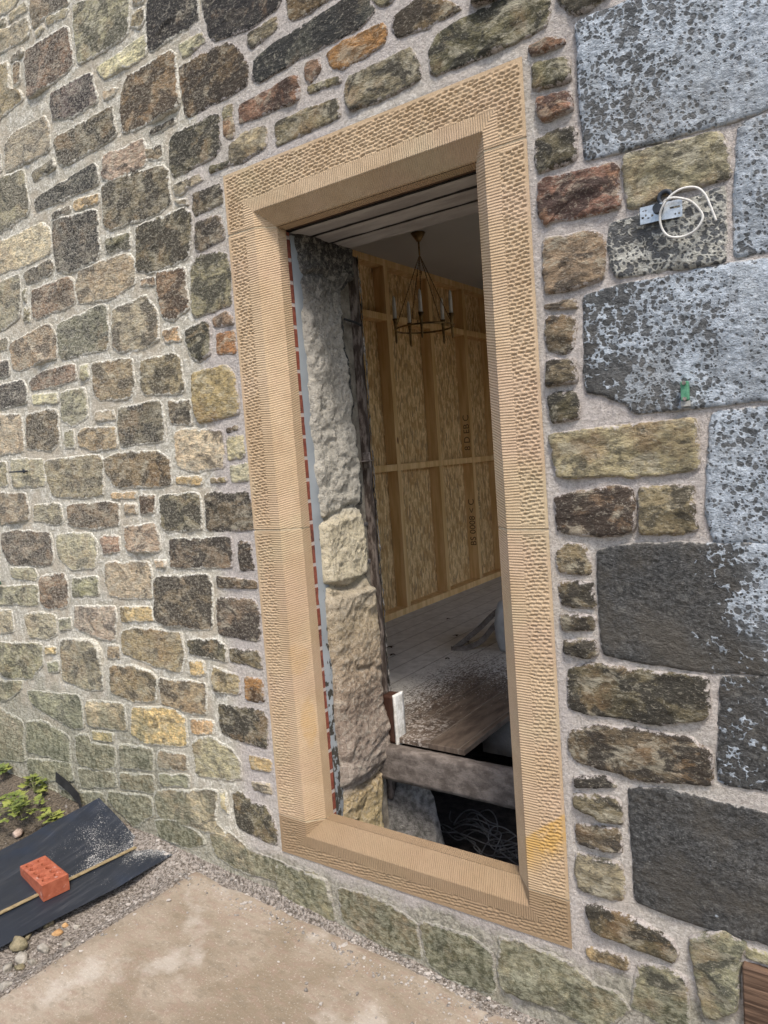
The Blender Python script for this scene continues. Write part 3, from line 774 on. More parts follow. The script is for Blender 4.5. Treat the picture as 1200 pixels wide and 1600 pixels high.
def reveal():
    zc = [-.3, .0, .16, .2, .32, .5, .62, .80, .90, .94, .97, 1.19, 1.23, 1.5, 1.9, 2.02, 2.10, 2.2]
    yR = [.40, .40, .42, .455, .458, .44, .43, .445, .44, .40, .395, .40, .445, .44, .415, .41, .465, .47]   # back edge
    yL = [.146]*12+[.146, .140, .142, .140, .140, .140]
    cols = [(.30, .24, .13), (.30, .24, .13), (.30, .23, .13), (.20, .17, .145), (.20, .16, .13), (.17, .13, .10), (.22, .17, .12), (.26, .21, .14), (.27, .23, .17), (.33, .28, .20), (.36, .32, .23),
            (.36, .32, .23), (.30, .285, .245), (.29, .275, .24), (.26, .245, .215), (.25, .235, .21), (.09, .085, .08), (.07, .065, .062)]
    nz, ny = 420, 64
    z = np.linspace(-.3, 2.198, nz); t = np.linspace(-.12, 1.10, ny)
    Zg, Tg = np.meshgrid(z, t, indexing='ij'); z_ = Zg.ravel(); t_ = Tg.ravel()
    N3 = np.stack([z_*0, t_*.3, z_], 1)
    rag = .012*fbm(np.stack([z_*0+4, z_*0, z_], 1), 16, 4)
    r_ = np.interp(z_, zc, yR)+rag; l_ = np.interp(z_, zc, yL)+.010*fbm(np.stack([z_*0+9, z_*0, z_], 1), 14, 4)
    tt = np.clip(t_, 0, 1); y = l_+(r_-l_)*tt
    # bulge of separate stones
    lip = np.clip(np.minimum(tt, 1-tt)/.12, 0, 1)
    x = .165+.020*np.sin(lip*PI/2)+.022*fbm(N3, 11, 6, .64)+.014*np.abs(fbm(N3+4, 26, 4, .65))
    for z0, dep in ((2.06, .018), (1.215, .03), (.955, .03), (.60, .012), (.30, .014), (.18, .03)):
        x = x-dep*np.exp(-((z_-z0-.02*np.sin(tt*5+z0*9))/.010)**2)*np.clip(.5+fbm(N3+z0, 9, 2)*1.5, .2, 1)
    x = x+.014*sst(1.205, 1.19, z_)*sst(.96, .975, z_)-.02*sst(.19, .15, z_)*0+.02*sst(.92, .90, z_)*sst(.2, .24, z_)
    x = np.where(t_ < 0, x+t_*.35, x); x = np.where(t_ > 1, x-(t_-1)*1.2, x); 
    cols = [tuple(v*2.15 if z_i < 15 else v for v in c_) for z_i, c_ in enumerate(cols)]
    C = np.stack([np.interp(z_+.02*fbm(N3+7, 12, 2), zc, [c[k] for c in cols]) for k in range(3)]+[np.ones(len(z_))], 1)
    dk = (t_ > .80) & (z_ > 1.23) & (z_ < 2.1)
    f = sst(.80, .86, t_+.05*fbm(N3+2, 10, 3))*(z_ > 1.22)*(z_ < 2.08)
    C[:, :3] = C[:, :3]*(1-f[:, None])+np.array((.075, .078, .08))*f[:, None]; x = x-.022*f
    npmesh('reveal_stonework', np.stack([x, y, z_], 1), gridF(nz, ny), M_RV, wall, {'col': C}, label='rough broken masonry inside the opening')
reveal()
# lintel planks over the opening
def plank_mat():
    s = NM('concrete_plank', .92, .2); n = s.noise(14, 6, .65, s.mp((.25, 1, 1))); n3 = s.noise(120, 4, .7)
    c = s.mix(s.mr(n, .3, .7), (.30, .28, .265), (.46, .44, .42)); c = s.mix(s.mr(n3, .58, .72, 0, .4), c, (.42, .40, .37))
    return s.out(c, s.bump(s.ma('ADD', n, s.ma('MULTIPLY', n3, .3)), .6, .006))
M_PL = plank_mat()
def rough_box(name, lo, hi, mat, parent, st=.012, amp=.003, fr=14, label=None, crack=None):
    bm = bmesh.new(); bbox(bm, lo, hi)
    L = [hi[i]-lo[i] for i in range(3)]
    for ax_ in range(3):
        n = int(L[ax_]/st)
        es = [e for e in bm.edges if abs((e.verts[0].co-e.verts[1].co)[ax_]) > L[ax_]*.9 or True]
    for ax_ in range(3):
        n = min(int(L[ax_]/st), 200)
        for k in range(1, n):
            co = [0, 0, 0]; co[ax_] = lo[ax_]+L[ax_]*k/n; no = [0, 0, 0]; no[ax_] = 1
            bmesh.ops.bisect_plane(bm, geom=bm.verts[:]+bm.edges[:]+bm.faces[:], plane_co=co, plane_no=no)
    co = np.array([v.co[:] for v in bm.verts]); c = (np.array(lo)+np.array(hi))/2; hf = np.array(L)/2
    d = np.stack([fbm(co+5*k, fr, 4, .6) for k in range(3)], 1)*amp
    e = np.sort(np.abs(co-c)/hf, axis=1); onedge = (hf.min()*(1-e[:, 1]) < .004)
    dirn = (c-co)/np.maximum(np.linalg.norm(c-co, axis=1, keepdims=True), 1e-6)
    perp = np.sign(c-co)*(np.abs(co-c) > hf-.0005)
    co2 = co+d+perp*(onedge[:, None]*amp*.9)
    for v, p in zip(bm.verts, co2): v.co = p
    return bmobj(name, bm, mat, parent, smooth=True, label=label)
rough_box('back_lintel', (.12, .094, 2.2035), (1.0, .118, 2.33), simple('timber_dark', (.07, .04, .025), (.16, .10, .06), 12, .9, .5, .004, stretch=(.2, 1, 1)), wall, .03, .001, label='brown strip behind the stone lintel')
for i, (a, b) in enumerate(((.128, .212), (.230, .324), (.342, .4400))):
    rough_box('concrete_lintel', (.10, a, 2.197), (1.0, b, 2.33), M_PL, wall, .012, .0035)
bm = bmesh.new(); bbox(bm, (.12, .119, 2.2025), (1.0, .438, 2.334)); bmobj('gap_shade_filler', bm, simple('gap_shade', (.012, .011, .010), (.025, .022, .02)), wall)  # near-black filler, paints deep shade into the gaps between the planks
# ragged plaster edge and slates packed in at the back of the reveal
M_POST = simple('old_timber', (.05, .036, .028), (.19, .155, .13), 45, .9, .9, .010, stretch=(1, 1, .3), lo=.42, hi=.60)
rough_box('fixing_timber', (.10, .462, .02), (.172, .512, 2.19), M_POST, wall, .022, .006, 18, label='split dark brown timber ground')
nz = 260; z = np.linspace(.45, 2.19, nz); t = np.linspace(0, 1, 8); Zg, Tg = np.meshgrid(z, t, indexing='ij'); z_ = Zg.ravel(); t_ = Tg.ravel()
N3 = np.stack([t_*.3, z_*0, z_], 1); y = .506+(.040+.024*fbm(np.stack([z_*0, z_*0+2, z_], 1), 22, 4, .7))*t_
x = .172+.008*fbm(N3, 30, 3)-.03*t_
plm = simple('torn_plaster', (.13, .11, .095), (.50, .46, .41), 70, .95, .9, .008, lo=.42, hi=.58)
npmesh('plaster_edge', np.stack([x, y, z_], 1), gridF(nz, 8), plm, wall, label='ragged torn plaster edge')
slm = simple('slate_packing', (.05, .05, .05), (.17, .155, .15), 50, .85, .6, .004)
bm = bmesh.new()
for k in range(8):
    zz = .965+k*.030+random.uniform(-.003, .003)
    bbox(bm, (.10, .385, zz), (.150+random.uniform(-.008, .012), .458, zz+random.uniform(.010, .019)), .002, Matrix.Rotation(random.uniform(-.01, .01), 4, 'X'))
bmobj('packing_slates', bm, slm, wall)
# ------------------------------------------------------------------ room
def plaster_mat():
    s = NM('ceiling_plaster', .9, .2); n = s.noise(3, 4); x = s.xyz()
    r = s.mr(s.ma('ADD', s.noise(9, 5, .6), s.ma('MULTIPLY', s.mr(x[1], 1.75, 1.95, 1, 0), .5)), .80, .86)
    c = s.mix(n, (.40, .39, .37), (.48, .47, .44)); c = s.mix(r, c, s.mix(s.noise(40, 5, .7), (.14, .13, .12), (.36, .34, .31)))
    return s.out(c, s.bump(s.ma('MULTIPLY', s.noise(40, 4), r), 1, .03))
def struct(o): o['kind'] = 'structure'; return o
bm = bmesh.new(); bbox(bm, (-1.3, .455, 2.73), (2.75, 4.4, 2.95)); struct(bmobj('ceiling', bm, plaster_mat()))
M_RW = simple('room_plaster', (.55, .53, .49), (.64, .62, .58), 4, .92, .3, .004)
bm = bmesh.new()
bbox(bm, (-1.32, .456, -.6), (-1.2, 4.2, 2.729)); bbox(bm, (-1.2, 3.96, -.6), (2.62, 4.2, 2.729))
# unseen right side of the room left open, an added opening to light it
for lo, hi in (((2.62, .456, -.6), (2.75, 3.96, .28)), ((2.62, .456, 2.66), (2.75, 3.96, 2.729)), ((2.62, 2.0, .28), (2.75, 2.12, 2.66))): bbox(bm, lo, hi)
tag(bmobj('room_walls', bm, M_RW), 'plastered inner room walls seen dimly behind the timber framing', 'room walls')
# floor boards
def board_mat():
    s = NM('floorboards', .85, .3); x = s.xyz()
    grain = s.noise(6, 6, .65, s.mp((5, 1.2, 1))); dust = s.noise(3, 5, .6); fine = s.noise(85, 4, .75, s.mp((1.6, .8, 1)))
    wood = s.mix(s.mr(grain, .35, .65), (.062, .045, .034), (.13, .098, .074))
    grey = s.mix(s.mr(s.noise(22, 5), .3, .7), (.50, .475, .435), (.62, .595, .55))
    # dust lies thick away from the doorway, wet and bare near it
    e = s.ma('MAXIMUM', s.ma('MULTIPLY', s.ma('SUBTRACT', x[1], 1.42), .6), s.ma('MULTIPLY', s.ma('ADD', x[0], -.02), -1)); k = s.mr(s.ma('ADD', e, s.ma('MULTIPLY', s.ma('SUBTRACT', fine, .5), 1.5)), -.12, .10)
    k = s.ma('MULTIPLY', k, s.mr(dust, .2, .4, .8, 1))
    c = s.mix(k, wood, grey)
    # crumbs of lime at the threshold
    cr = s.ma('MULTIPLY', s.mr(s.noise(55, 4, .7), .50, .58), s.ma('MULTIPLY', s.mr(x[0], .40, .30, 0, 1), s.mr(x[1], .75, .6, 0, 1)))
    c = s.mix(cr, c, (.38, .34, .30))
    j = s.ma('ABSOLUTE', s.ma('SUBTRACT', s.ma('FRACT', s.ma('DIVIDE', s.ma('ADD', x[0], 5.03), .135)), .5))
    jm = s.mr(j, .462, .488); c = s.mix(s.ma('MULTIPLY', jm, .55), c, s.mix(k, (.18, .15, .12), (.13, .11, .09)))
    h = s.ma('ADD', s.ma('MULTIPLY', grain, .3), s.ma('MULTIPLY', cr, 1.2)); h = s.ma('SUBTRACT', h, jm)
    return s.out(c, s.bump(h, .5, .005), rough=s.mr(k, 0, 1, .62, .92))
M_FB = board_mat()
bm = bmesh.new(); bbox(bm, (-1.2, .452, .278), (.53, 3.96, .30), .002); bbox(bm, (.531, 1.32, .278), (2.62, 3.96, .30), .002)
struct(bmobj('floor', bm, M_FB))
M_JO = simple('rough_joist', (.095, .078, .066), (.20, .17, .148), 30, .9, .8, .006, stretch=(.6, 1, .8), lo=.36, hi=.66)
jo = rough_box('floor_joist', (.12, .400, .140), (1.02, .452, .276), M_JO, None, .016, .003, 20); tag(jo, 'weathered grey brown timber joist across the foot of the doorway', 'joist')
pb = rough_box('loose_board', (.36, .90, .09), (.86, .93, .262), simple('pale_board', (.33, .32, .31), (.47, .46, .45), 6, .8, .2, .003), None, .05, .002)
tag(pb, 'pale grey board under the floor beside the cut boards', 'board')
rk_m = simple('grey_rock', (.10, .098, .09), (.27, .26, .245), 38, .95, 1., .012)
def rock(name, c, s_, mat, label, cat, seed=0, group=None, sub=4, rot=0, amp=.28, box=.5):
    bm = bmesh.new(); bmesh.ops.create_icosphere(bm, subdivisions=sub, radius=1)
    co = np.array([v.co[:] for v in bm.verts]); m = np.abs(co).max(1, keepdims=True); co = co*(1-box)+co/m*box*.8
    rk = np.random.RandomState(seed+50)
    for _ in range(11):
        nn = rk.normal(size=3); nn /= np.linalg.norm(nn); dd = rk.uniform(.50, .78); co = co-np.maximum(co@nn-dd, 0)[:, None]*nn
    r = 1+amp*.35*fbm(co+seed*3.1, 1.3, 3)+amp*.3*fbm(co+seed, 5, 3); co = co*r[:, None]*np.array(s_)
    ca, sa = math.cos(rot), math.sin(rot); co = np.stack([co[:, 0]*ca-co[:, 1]*sa, co[:, 0]*sa+co[:, 1]*ca, co[:, 2]], 1)
    for v, p in zip(bm.verts, co): v.co = p
    me = bpy.data.meshes.new(name); bm.to_mesh(me); bm.free(); me.materials.append(mat); me.polygons.foreach_set('use_smooth', [True]*len(me.polygons))
    o = bpy.data.objects.new(name, me); link(o); o.location = c
    return tag(o, label, cat, group)
rock('foundation_stone', (.20, .53, -.12), (.17, .10, .26), rk_m, 'big rough grey stone under the joist behind the sill', 'stone', 2, amp=.22, box=.75, sub=5)
0 and rock('foundation_stone', (.19, .33, -.05), (.10, .14, .13), simple('ochre_rock', (.24, .18, .09), (.42, .33, .18), 30, .95, 1., .01), 'ochre rough stone behind the sill at the left foot of the opening', 'stone', 5, amp=.2, box=.6, sub=5)
bm = bmesh.new(); bbox(bm, (-1.2, .116, -.5), (2.62, 3.96, -.34)); struct(bmobj('underfloor_ground', bm, simple('underfloor', (.03, .028, .026), (.07, .06, .055), 20, .95, 1, .02)))
# tangled cables in the void
M_CB = simple('grey_cable', (.10, .10, .10), (.17, .17, .17), 30, .5, .1, .001)
cab = thing('cable_tangle', 'tangle of thin grey cables lying in the dark hole under the floor', 'cables', (.42, .85, -.3))
for k in range(11):
    bm = bmesh.new(); a0 = random.uniform(-.6, .6); pts = []
    x0, y0 = random.uniform(.10, .34), random.uniform(.72, 1.0)
    pts.append((x0, y0, -.30+random.uniform(0, .05)))
    for j in range(1, 6):
        t = j/5; pts.append((x0+(.60-x0)*t+random.uniform(-.05, .05), y0+(.80-y0)*t+random.uniform(-.08, .08), -.31+random.uniform(0, .09)))
    tube(bm, spline(pts, 6), .0028, 5); bmobj('cable', bm, M_CB, cab, True)
for k, (cx_, cy_, r) in enumerate(((.30, .88, .075), (.33, .92, .06), (.52, .82, .09))):
    bm = bmesh.new(); ph = random.uniform(0, 6); pts = [(cx_+r*math.cos(ph+t*.5)*(1+.02*t), cy_+r*.8*math.sin(ph+t*.5), -.27+.03*math.sin(t)+.004*t) for t in range(18)]
    tube(bm, spline(pts, 3), .0028, 5); bmobj('cable', bm, M_CB, cab, True)
# door lining remnant
dl_ = thing('door_lining_stub', 'short stub of old brown door lining with white painted edge', 'door lining', (.21, .45, .27))
rough_box('stub', (.176, .440, .277), (.226, .50, .47), simple('lining_brown', (.025, .010, .006), (.07, .030, .018), 12, .7, .5, .004, stretch=(1, 1, .2)), dl_, .012, .002)
rough_box('painted_edge', (.2275, .437, .265), (.240, .503, .476), simple('old_white_paint', (.50, .48, .43), (.80, .79, .75), 40, .6, .4, .002), dl_, .012, .0015)
# metal strap + nail in the reveal
M_IR = simple('rusty_iron', (.12, .10, .09), (.30, .26, .23), 60, .6, .5, .002, metal=.3)
bm = bmesh.new(); bbox(bm, (.165, .385, 1.395), (.200, .470, 1.399), .001); bbox(bm, (.160, .46, 1.37), (.190, .468, 1.43), .001)
tag(bmobj('metal_strap', bm, M_IR), 'small bent metal strap sticking out of the broken masonry', 'strap')
bm = bmesh.new(); tube(bm, spline([(.17, .39, 1.935), (.19, .42, 1.925), (.185, .475, 1.918)], 5), .005, 6)
tag(bmobj('iron_spike', bm, simple('black_iron', (.01, .01, .01), (.03, .03, .03), 30, .6)), 'black iron spike across the gap high on the broken masonry', 'spike')

# stud partition
def osb_mat():
    s = NM('osb_board', .8, .25)
    v = s.mp((1, 1, 1)); d = s.n('TexNoise', {'Vector': s.oc, 'Scale': 4, 'Detail': 2}).outputs['Color']
    vv = s.n('VectorMath', {0: v, 1: s.n('VectorMath', {0: d, 1: (.03, .03, .03)}, operation='MULTIPLY').outputs[0]}, operation='ADD').outputs[0]
    a = s.n('TexVoronoi', {'Vector': s.mp((1, 22, 6), (.5, 0, 0), src=vv), 'Scale': 3.2}, feature='F1'); b = s.n('TexVoronoi', {'Vector': s.mp((1, 24, 7), (-.6, 0, 0), src=vv), 'Scale': 3.0}, feature='F1')
    fa = s.sep(a.outputs['Color'])[0]; fb = s.sep(b.outputs['Color'])[1]
    m = s.ma('ADD', s.ma('MULTIPLY', fa, .5), s.ma('MULTIPLY', fb, .5))
    c = s.mix(s.mr(m, .2, .85), (.50, .31, .13), (.88, .66, .36)); c = s.mix(s.mr(fb, .86, .92, 0, .6), c, (.16, .08, .035)); c = s.mix(s.mr(s.noise(60, 3), .4, .7, 0, .3), c, (.30, .18, .08))
    return s.out(c, s.bump(m, .4, .003))
def pine_mat(name='pine', k=1.):
    s = NM(name, .7, .3); n = s.noise(5, 5, .6, s.mp((6, 6, .5))); kn = s.vor(3.1, s.mp((2.4, 2.4, .9)))
    c = s.mix(s.mr(n, .35, .65), (.60*k, .38*k, .16*k), (.76*k, .53*k, .27*k)); c = s.mix(s.mr(kn, .09, .05), c, (.12, .05, .02))
    return s.out(c, s.bump(n, .2, .002))
M_OS = osb_mat(); M_PI = pine_mat()
part = thing('stud_partition', 'timber stud partition sheathed in strand board on the left of the room', 'partition', (-.95, 2.3, .3))
XF = -.95; XB = -1.040
bm = bmesh.new()
bbox(bm, (XB-.012, .6, .30), (XB-.001, 3.93, 2.73)); bmobj('strand_board', bm, M_OS, part)
STUDS = (.70, 1.24, 1.79, 2.352, 2.915, 3.445, 3.90)
for y in STUDS:
    bm = bmesh.new(); bbox(bm, (XB, y, .347), (XF, y+.045, 2.683), .0015); bmobj('stud', bm, M_PI, part)
M_PIH = pine_mat('pine_flat', 1.05)
for z0, z1, yy0, yy1, nm in ((.3005, .3455, .6, 2.88, 'bottom_plate'), (.3005, .3455, 2.884, 3.95, 'bottom_plate'), (2.6845, 2.7295, .6, 3.95, 'top_plate')):
    bm = bmesh.new(); bbox(bm, (XB, yy0, z0), (XF+.002, yy1, z1), .0015); bmobj(nm, bm, M_PIH, part)
for zc in (1.30, 2.32):
    for a, b in zip(STUDS, STUDS[1:]):
        bm = bmesh.new(); bbox(bm, (XB+.003, a+.0465, zc-.0), (XF-.001, b-.0015, zc+.045), .0015); bmobj('noggin', bm, M_PIH, part)
# lettering stamped on the third stud (reads up the timber) and printing on the board beside it
M_INK = simple('ink', (.06, .04, .025), (.20, .12, .06), 90, .8)
def text(txt, size, M, parent, name='stamped_lettering', mat=M_INK):
    cu = bpy.data.curves.new('t', 'FONT'); cu.body = txt; cu.size = size; cu.extrude = .0004
    o = bpy.data.objects.new('t', cu); link(o); dg = bpy.context.evaluated_depsgraph_get(); me = bpy.data.meshes.new_from_object(o.evaluated_get(dg))
    bpy.data.objects.remove(o); me.transform(M); me.transform(Matrix.Translation(-Vector(parent.location))); me.materials.clear(); me.materials.append(mat)
    r = bpy.data.objects.new(name, me); link(r, parent); return r
def TM(loc, xdir, ydir):
    x = Vector(xdir).normalized(); y = Vector(ydir).normalized(); z = x.cross(y)
    return Matrix(((x.x, y.x, z.x, loc[0]), (x.y, y.y, z.y, loc[1]), (x.z, y.z, z.z, loc[2]), (0, 0, 0, 1)))
text('BS 0008 < C', .075, TM((-1.025, 3.444, .62), (0, 0, 1), (-1, 0, 0)) @ Matrix.Translation((0, -.062, 0)), part)
text('8 D EB C', .075, TM((-1.025, 3.444, 1.40), (0, 0, 1), (-1, 0, 0)) @ Matrix.Translation((0, -.062, 0)), part)
for y, z0, sz in ((3.60, .90, .045), (3.70, .86, .035)):
    text('III II IIII I III II IIII', sz, TM((XB+.0005, y, z0), (0, 0, 1), (0, -1, 0)), part, 'printed_marks')
# far wall framing
part2 = thing('stud_partition', 'dim timber framing with strand board closing the far end of the room', 'partition', (1.2, 3.93, .3))
bm = bmesh.new(); bbox(bm, (-1.19, 3.952, .30), (1.6, 3.959, 2.45)); bmobj('strand_board', bm, M_OS, part2)
for x in (-.80, -.25, .35, .95, 1.5):
    bm = bmesh.new(); bbox(bm, (x, 3.86, .302), (x+.09, 3.951, 2.45), .0015); bmobj('stud', bm, M_PI, part2)
bm = bmesh.new(); bbox(bm, (-.94, 3.88, 2.452), (1.6, 3.951, 2.49), .0015); bmobj('top_plate', bm, M_PIH, part2)
# cornice fragment
rough_box('cornice', (-.94, 3.80, 2.62), (2.6, 3.955, 2.728), simple('cornice_plaster', (.22, .21, .2), (.42, .41, .39), 12, .9, 1, .02), None, .03, .02, 12)
tag(bpy.data.objects['cornice'], 'broken old plaster cornice along the far ceiling edge', 'cornice')
sk = bmesh.new(); bbox(sk, (-.70, 3.80, .301), (-.42, 3.858, .50), .004)
tag(bmobj('skirting_block', sk, simple('white_gloss', (.42, .41, .40), (.50, .49, .48), 5, .5)), 'white box low against the far framing', 'box')

# chandelier
M_BR = simple('aged_brass', (.10, .065, .03), (.30, .20, .09), 20, .4, .1, .001, metal=.8)
M_CN = simple('candle_white', (.62, .60, .55), (.72, .70, .66), 20, .5, .1, .001)
CC = Vector((-.475, 2.045, 0)); RZ = 2.165; RR = .178
ch = thing('chandelier', 'brass ring chandelier with five white candle lights hanging from the ceiling', 'chandelier', (CC.x, CC.y, RZ))
bm = bmesh.new(); bmesh.ops.create_cone(bm, cap_ends=True, segments=20, radius1=.012, radius2=.045, depth=.05, matrix=Matrix.Translation((CC.x, CC.y, 2.703))); bmobj('ceiling_rose', bm, M_BR, ch, True)
bm = bmesh.new(); tube(bm, [(CC.x, CC.y, 2.69), (CC.x, CC.y, 2.60)], .006, 8); bmobj('stem', bm, M_BR, ch, True)
bm = bmesh.new(); tube(bm, [(CC.x+RR*math.cos(a), CC.y+RR*math.sin(a), RZ) for a in np.linspace(0, 2*PI, 49)], .0055, 8); bmobj('ring', bm, M_BR, ch, True)
near = Vector((CAM[0]-CC.x, CAM[1]-CC.y, 0)).normalized(); rgt = Vector((-near.y, near.x, 0))
for k in range(5):
    a = math.radians(-5+72*k); p = CC+(near*math.cos(a)+rgt*math.sin(a))*RR; rot = []
    bm = bmesh.new(); tube(bm, [(p.x, p.y, RZ-.085), (p.x, p.y, RZ-.075), (p.x, p.y, RZ+.02), (p.x, p.y, RZ+.045), (p.x, p.y, RZ+.062)], [.003, .006, .0095, .011, .018], 12)
    o = bmobj('candle_holder', bm, M_BR, ch, True)
    bm = bmesh.new(); tube(bm, [(p.x, p.y, RZ+.060), (p.x, p.y, RZ+.150), (p.x, p.y, RZ+.165), (p.x, p.y, RZ+.185), (p.x, p.y, RZ+.198)], [.0115, .0115, .010, .008, .002], 12)
    bmobj('candle', bm, M_CN, ch, True)
    bm = bmesh.new(); A_ = Vector((CC.x, CC.y, 2.60)); B_ = Vector((p.x, p.y, RZ+.004)); tube(bm, [A_, B_], .0022, 5)
    for j in range(0, 30):
        q = A_.lerp(B_, j/30); bmesh.ops.create_icosphere(bm, subdivisions=1, radius=.0042, matrix=Matrix.Translation(q))
    bmobj('chain', bm, M_BR, ch, True)

# rubble bag and its straps
def woven(): 
    s = NM('woven_white', .6, .3); x = s.xyz(); a = s.ma('SINE', s.ma('MULTIPLY', x[2], 900)); b = s.ma('SINE', s.ma('MULTIPLY', s.ma('ADD', x[0], x[1]), 900)); n = s.noise(9, 5)
    return s.out(s.mix(s.mr(n, .3, .7), (.42, .44, .46), (.68, .70, .72)), s.bump(s.ma('ADD', s.ma('MULTIPLY', s.ma('MULTIPLY', a, b), .15), n), .6, .012))
bag = thing('rubble_bag', 'white woven rubble bag standing on the boards at the right of the opening', 'bag', (.30, 1.93, .30))
bm = bmesh.new(); bmesh.ops.create_cube(bm, size=1); bmesh.ops.subdivide_edges(bm, edges=bm.edges[:], cuts=14, use_grid_fill=True)
co = np.array([v.co[:] for v in bm.verts]); rr = np.maximum(np.abs(co[:, :2]).max(1), 1e-6)
k = .5/np.sqrt((co[:, 0]**2+co[:, 1]**2)+1e-9)*rr*2*.5
xy = co[:, :2]*(.55+.45*np.minimum(1, k/rr)[:, None]); zz = co[:, 2]+.5
P = np.stack([xy[:, 0]*.52, xy[:, 1]*.52, zz*.27], 1); f = 1+.10*np.sin(zz*PI)+.05*fbm(P, 9, 4)
P[:, :2] *= f[:, None]; P[:, 2] += .02*fbm(P+3, 7, 3)*(zz > .1)
for v, p in zip(bm.verts, P): v.co = Vector(p)+Vector((.30, 1.93, .302))
bmobj('sack', bm, woven(), bag, True)
M_SP = simple('strap_webbing', (.09, .075, .065), (.20, .175, .155), 20, .7)
def ribbon(pts, wd, nrm=(0, 0, 1), th=.0015):
    bm = bmesh.new(); P = spline(pts, 8); nv = Vector(nrm); prev = None
    for i, p in enumerate(P):
        t = (P[min(i+1, len(P)-1)]-P[max(i-1, 0)]).normalized(); s_ = t.cross(nv).normalized()*wd/2; n2 = s_.cross(t).normalized()*th
        vs = [bm.verts.new(p+s_+n2), bm.verts.new(p-s_+n2), bm.verts.new(p-s_-n2), bm.verts.new(p+s_-n2)]
        if prev:
            for a in range(4): bm.faces.new((prev[a], prev[(a+1) % 4], vs[(a+1) % 4], vs[a]))
        prev = vs
    return bm
for pts in ([(.13, 1.85, .50), (.02, 1.83, .50), (-.08, 1.75, .40), (-.18, 1.66, .31), (-.20, 1.64, .305)], [(.13, 1.80, .46), (.03, 1.78, .44), (-.05, 1.71, .34), (-.14, 1.64, .308), (-.195, 1.635, .306)]):
    bmobj('strap', ribbon(pts, .030, (.5, -.6, .6)), M_SP, bag)
# leaves / crumbs on the floor
M_LF = simple('dead_leaf', (.03, .02, .015), (.07, .05, .035), 30, .9)
for i, q in enumerate(((700, 967), (713, 993), (699, 1029), (613, 1023), (610, 1011), (730, 1003))):
    p = unp([q], 2, .303)[0]; bm = bmesh.new(); a = random.uniform(0, 6); L = random.uniform(.018, .03)
    vs = [bm.verts.new((p[0]+math.cos(a+t)*L*(1 if j % 2 == 0 else .45), p[1]+math.sin(a+t)*L*(1 if j % 2 == 0 else .45), p[2]+.004*(j % 2))) for j, t in enumerate(np.linspace(0, 2*PI, 9)[:-1])]
    c = bm.verts.new((p[0], p[1], p[2]+.006))
    for j in range(8): bm.faces.new((vs[j], vs[(j+1) % 8], c))
    tag(bmobj('dead_leaf', bm, M_LF), ('dark dead leaf highest on the dusty boards, nearest the partition', 'dark dead leaf just above and left of the strap end', 'small dark leaf below the strap end', 'dark crumb of leaf beside the torn plaster edge, lower of two', 'dark crumb of leaf beside the torn plaster edge, upper of two', 'dark leaf lying between the two straps')[i], 'leaf', 'dead leaves on the floorboards')

# ------------------------------------------------------------------ ground
def gz(x, y):
    z0 = np.interp(x, [-5, -2.2, -1.5, -1., -.6, -.3, 0, .3, .6, .9, 1.6, 4], [-.05, -.07, -.095, -.12, -.148, -.168, -.168, -.212, -.238, -.258, -.285, -.29])
    zf = np.interp(x, [-5, -1.6, -1.0, -.6, 4], [-.12, -.17, -.225, -.246, -.246])
    a = sst(0, -.22, y); zs = -.186-.055*(x+.5); b = sst(.004, -.022, y); L = z0*(1-a)+zf*a; Rr = z0*(1-b)+(zs-.006)*b; k = sst(-.60, -.47, x)*sst(2.2, 1.2, x)
    return L*(1-k)+Rr*k
def ground_mat():
    s = NM('gravelly_soil', .95, .2); x = s.xyz(); n = s.noise(16, 6, .7); n2 = s.noise(90, 5, .75); v = s.vor(75)
    soil = s.mix(s.mr(n2, .35, .65), (.055, .045, .033), (.17, .14, .105)); grit = s.mix(s.mr(n2, .38, .62), (.085, .07, .055), (.34, .30, .26))
    k = s.mr(s.ma('ADD', x[0], s.ma('MULTIPLY', n, .5)), -.95, -.55); k = s.ma('MAXIMUM', k, 0)
    c = s.mix(k, soil, grit); c = s.mix(s.mr(v, .0, .25, .5, 0), c, s.mix(.5, c, (.6, .55, .5)))
    far = s.mr(s.n('VectorMath', {0: s.oc}, operation='LENGTH').outputs[1], 4, 8); c = s.mix(far, c, (.10, .09, .06))
    h = s.ma('ADD', n2, s.ma('MULTIPLY', v, -.8)); return s.out(c, s.bump(h, .9, .010))
xs = np.concatenate([[-300, -60, -15], np.arange(-5.2, -2.2, .1), np.arange(-2.2, 1.7, .0135), np.arange(1.7, 4, .1), [15, 60, 300]]); ys = np.concatenate([[-300, -60, -15, -6], np.arange(-4, -1.0, .1), np.arange(-1.0, .045, .0135)])
X, Y = np.meshgrid(xs, ys, indexing='ij'); x = X.ravel(); y = Y.ravel(); P = np.stack([x, y, gz(x, y)], 1)
P[:, 2] += fbm(np.stack([x, y, x*0], 1), 14, 5, .6)*.010+np.abs(fbm(np.stack([x, y, x*0+4], 1), 55, 2))*.006
sl = (x > -.47)&(y < -.10); P[sl, 2] -= .05
struct(npmesh('ground', P, gridF(len(xs), len(ys)), ground_mat()))
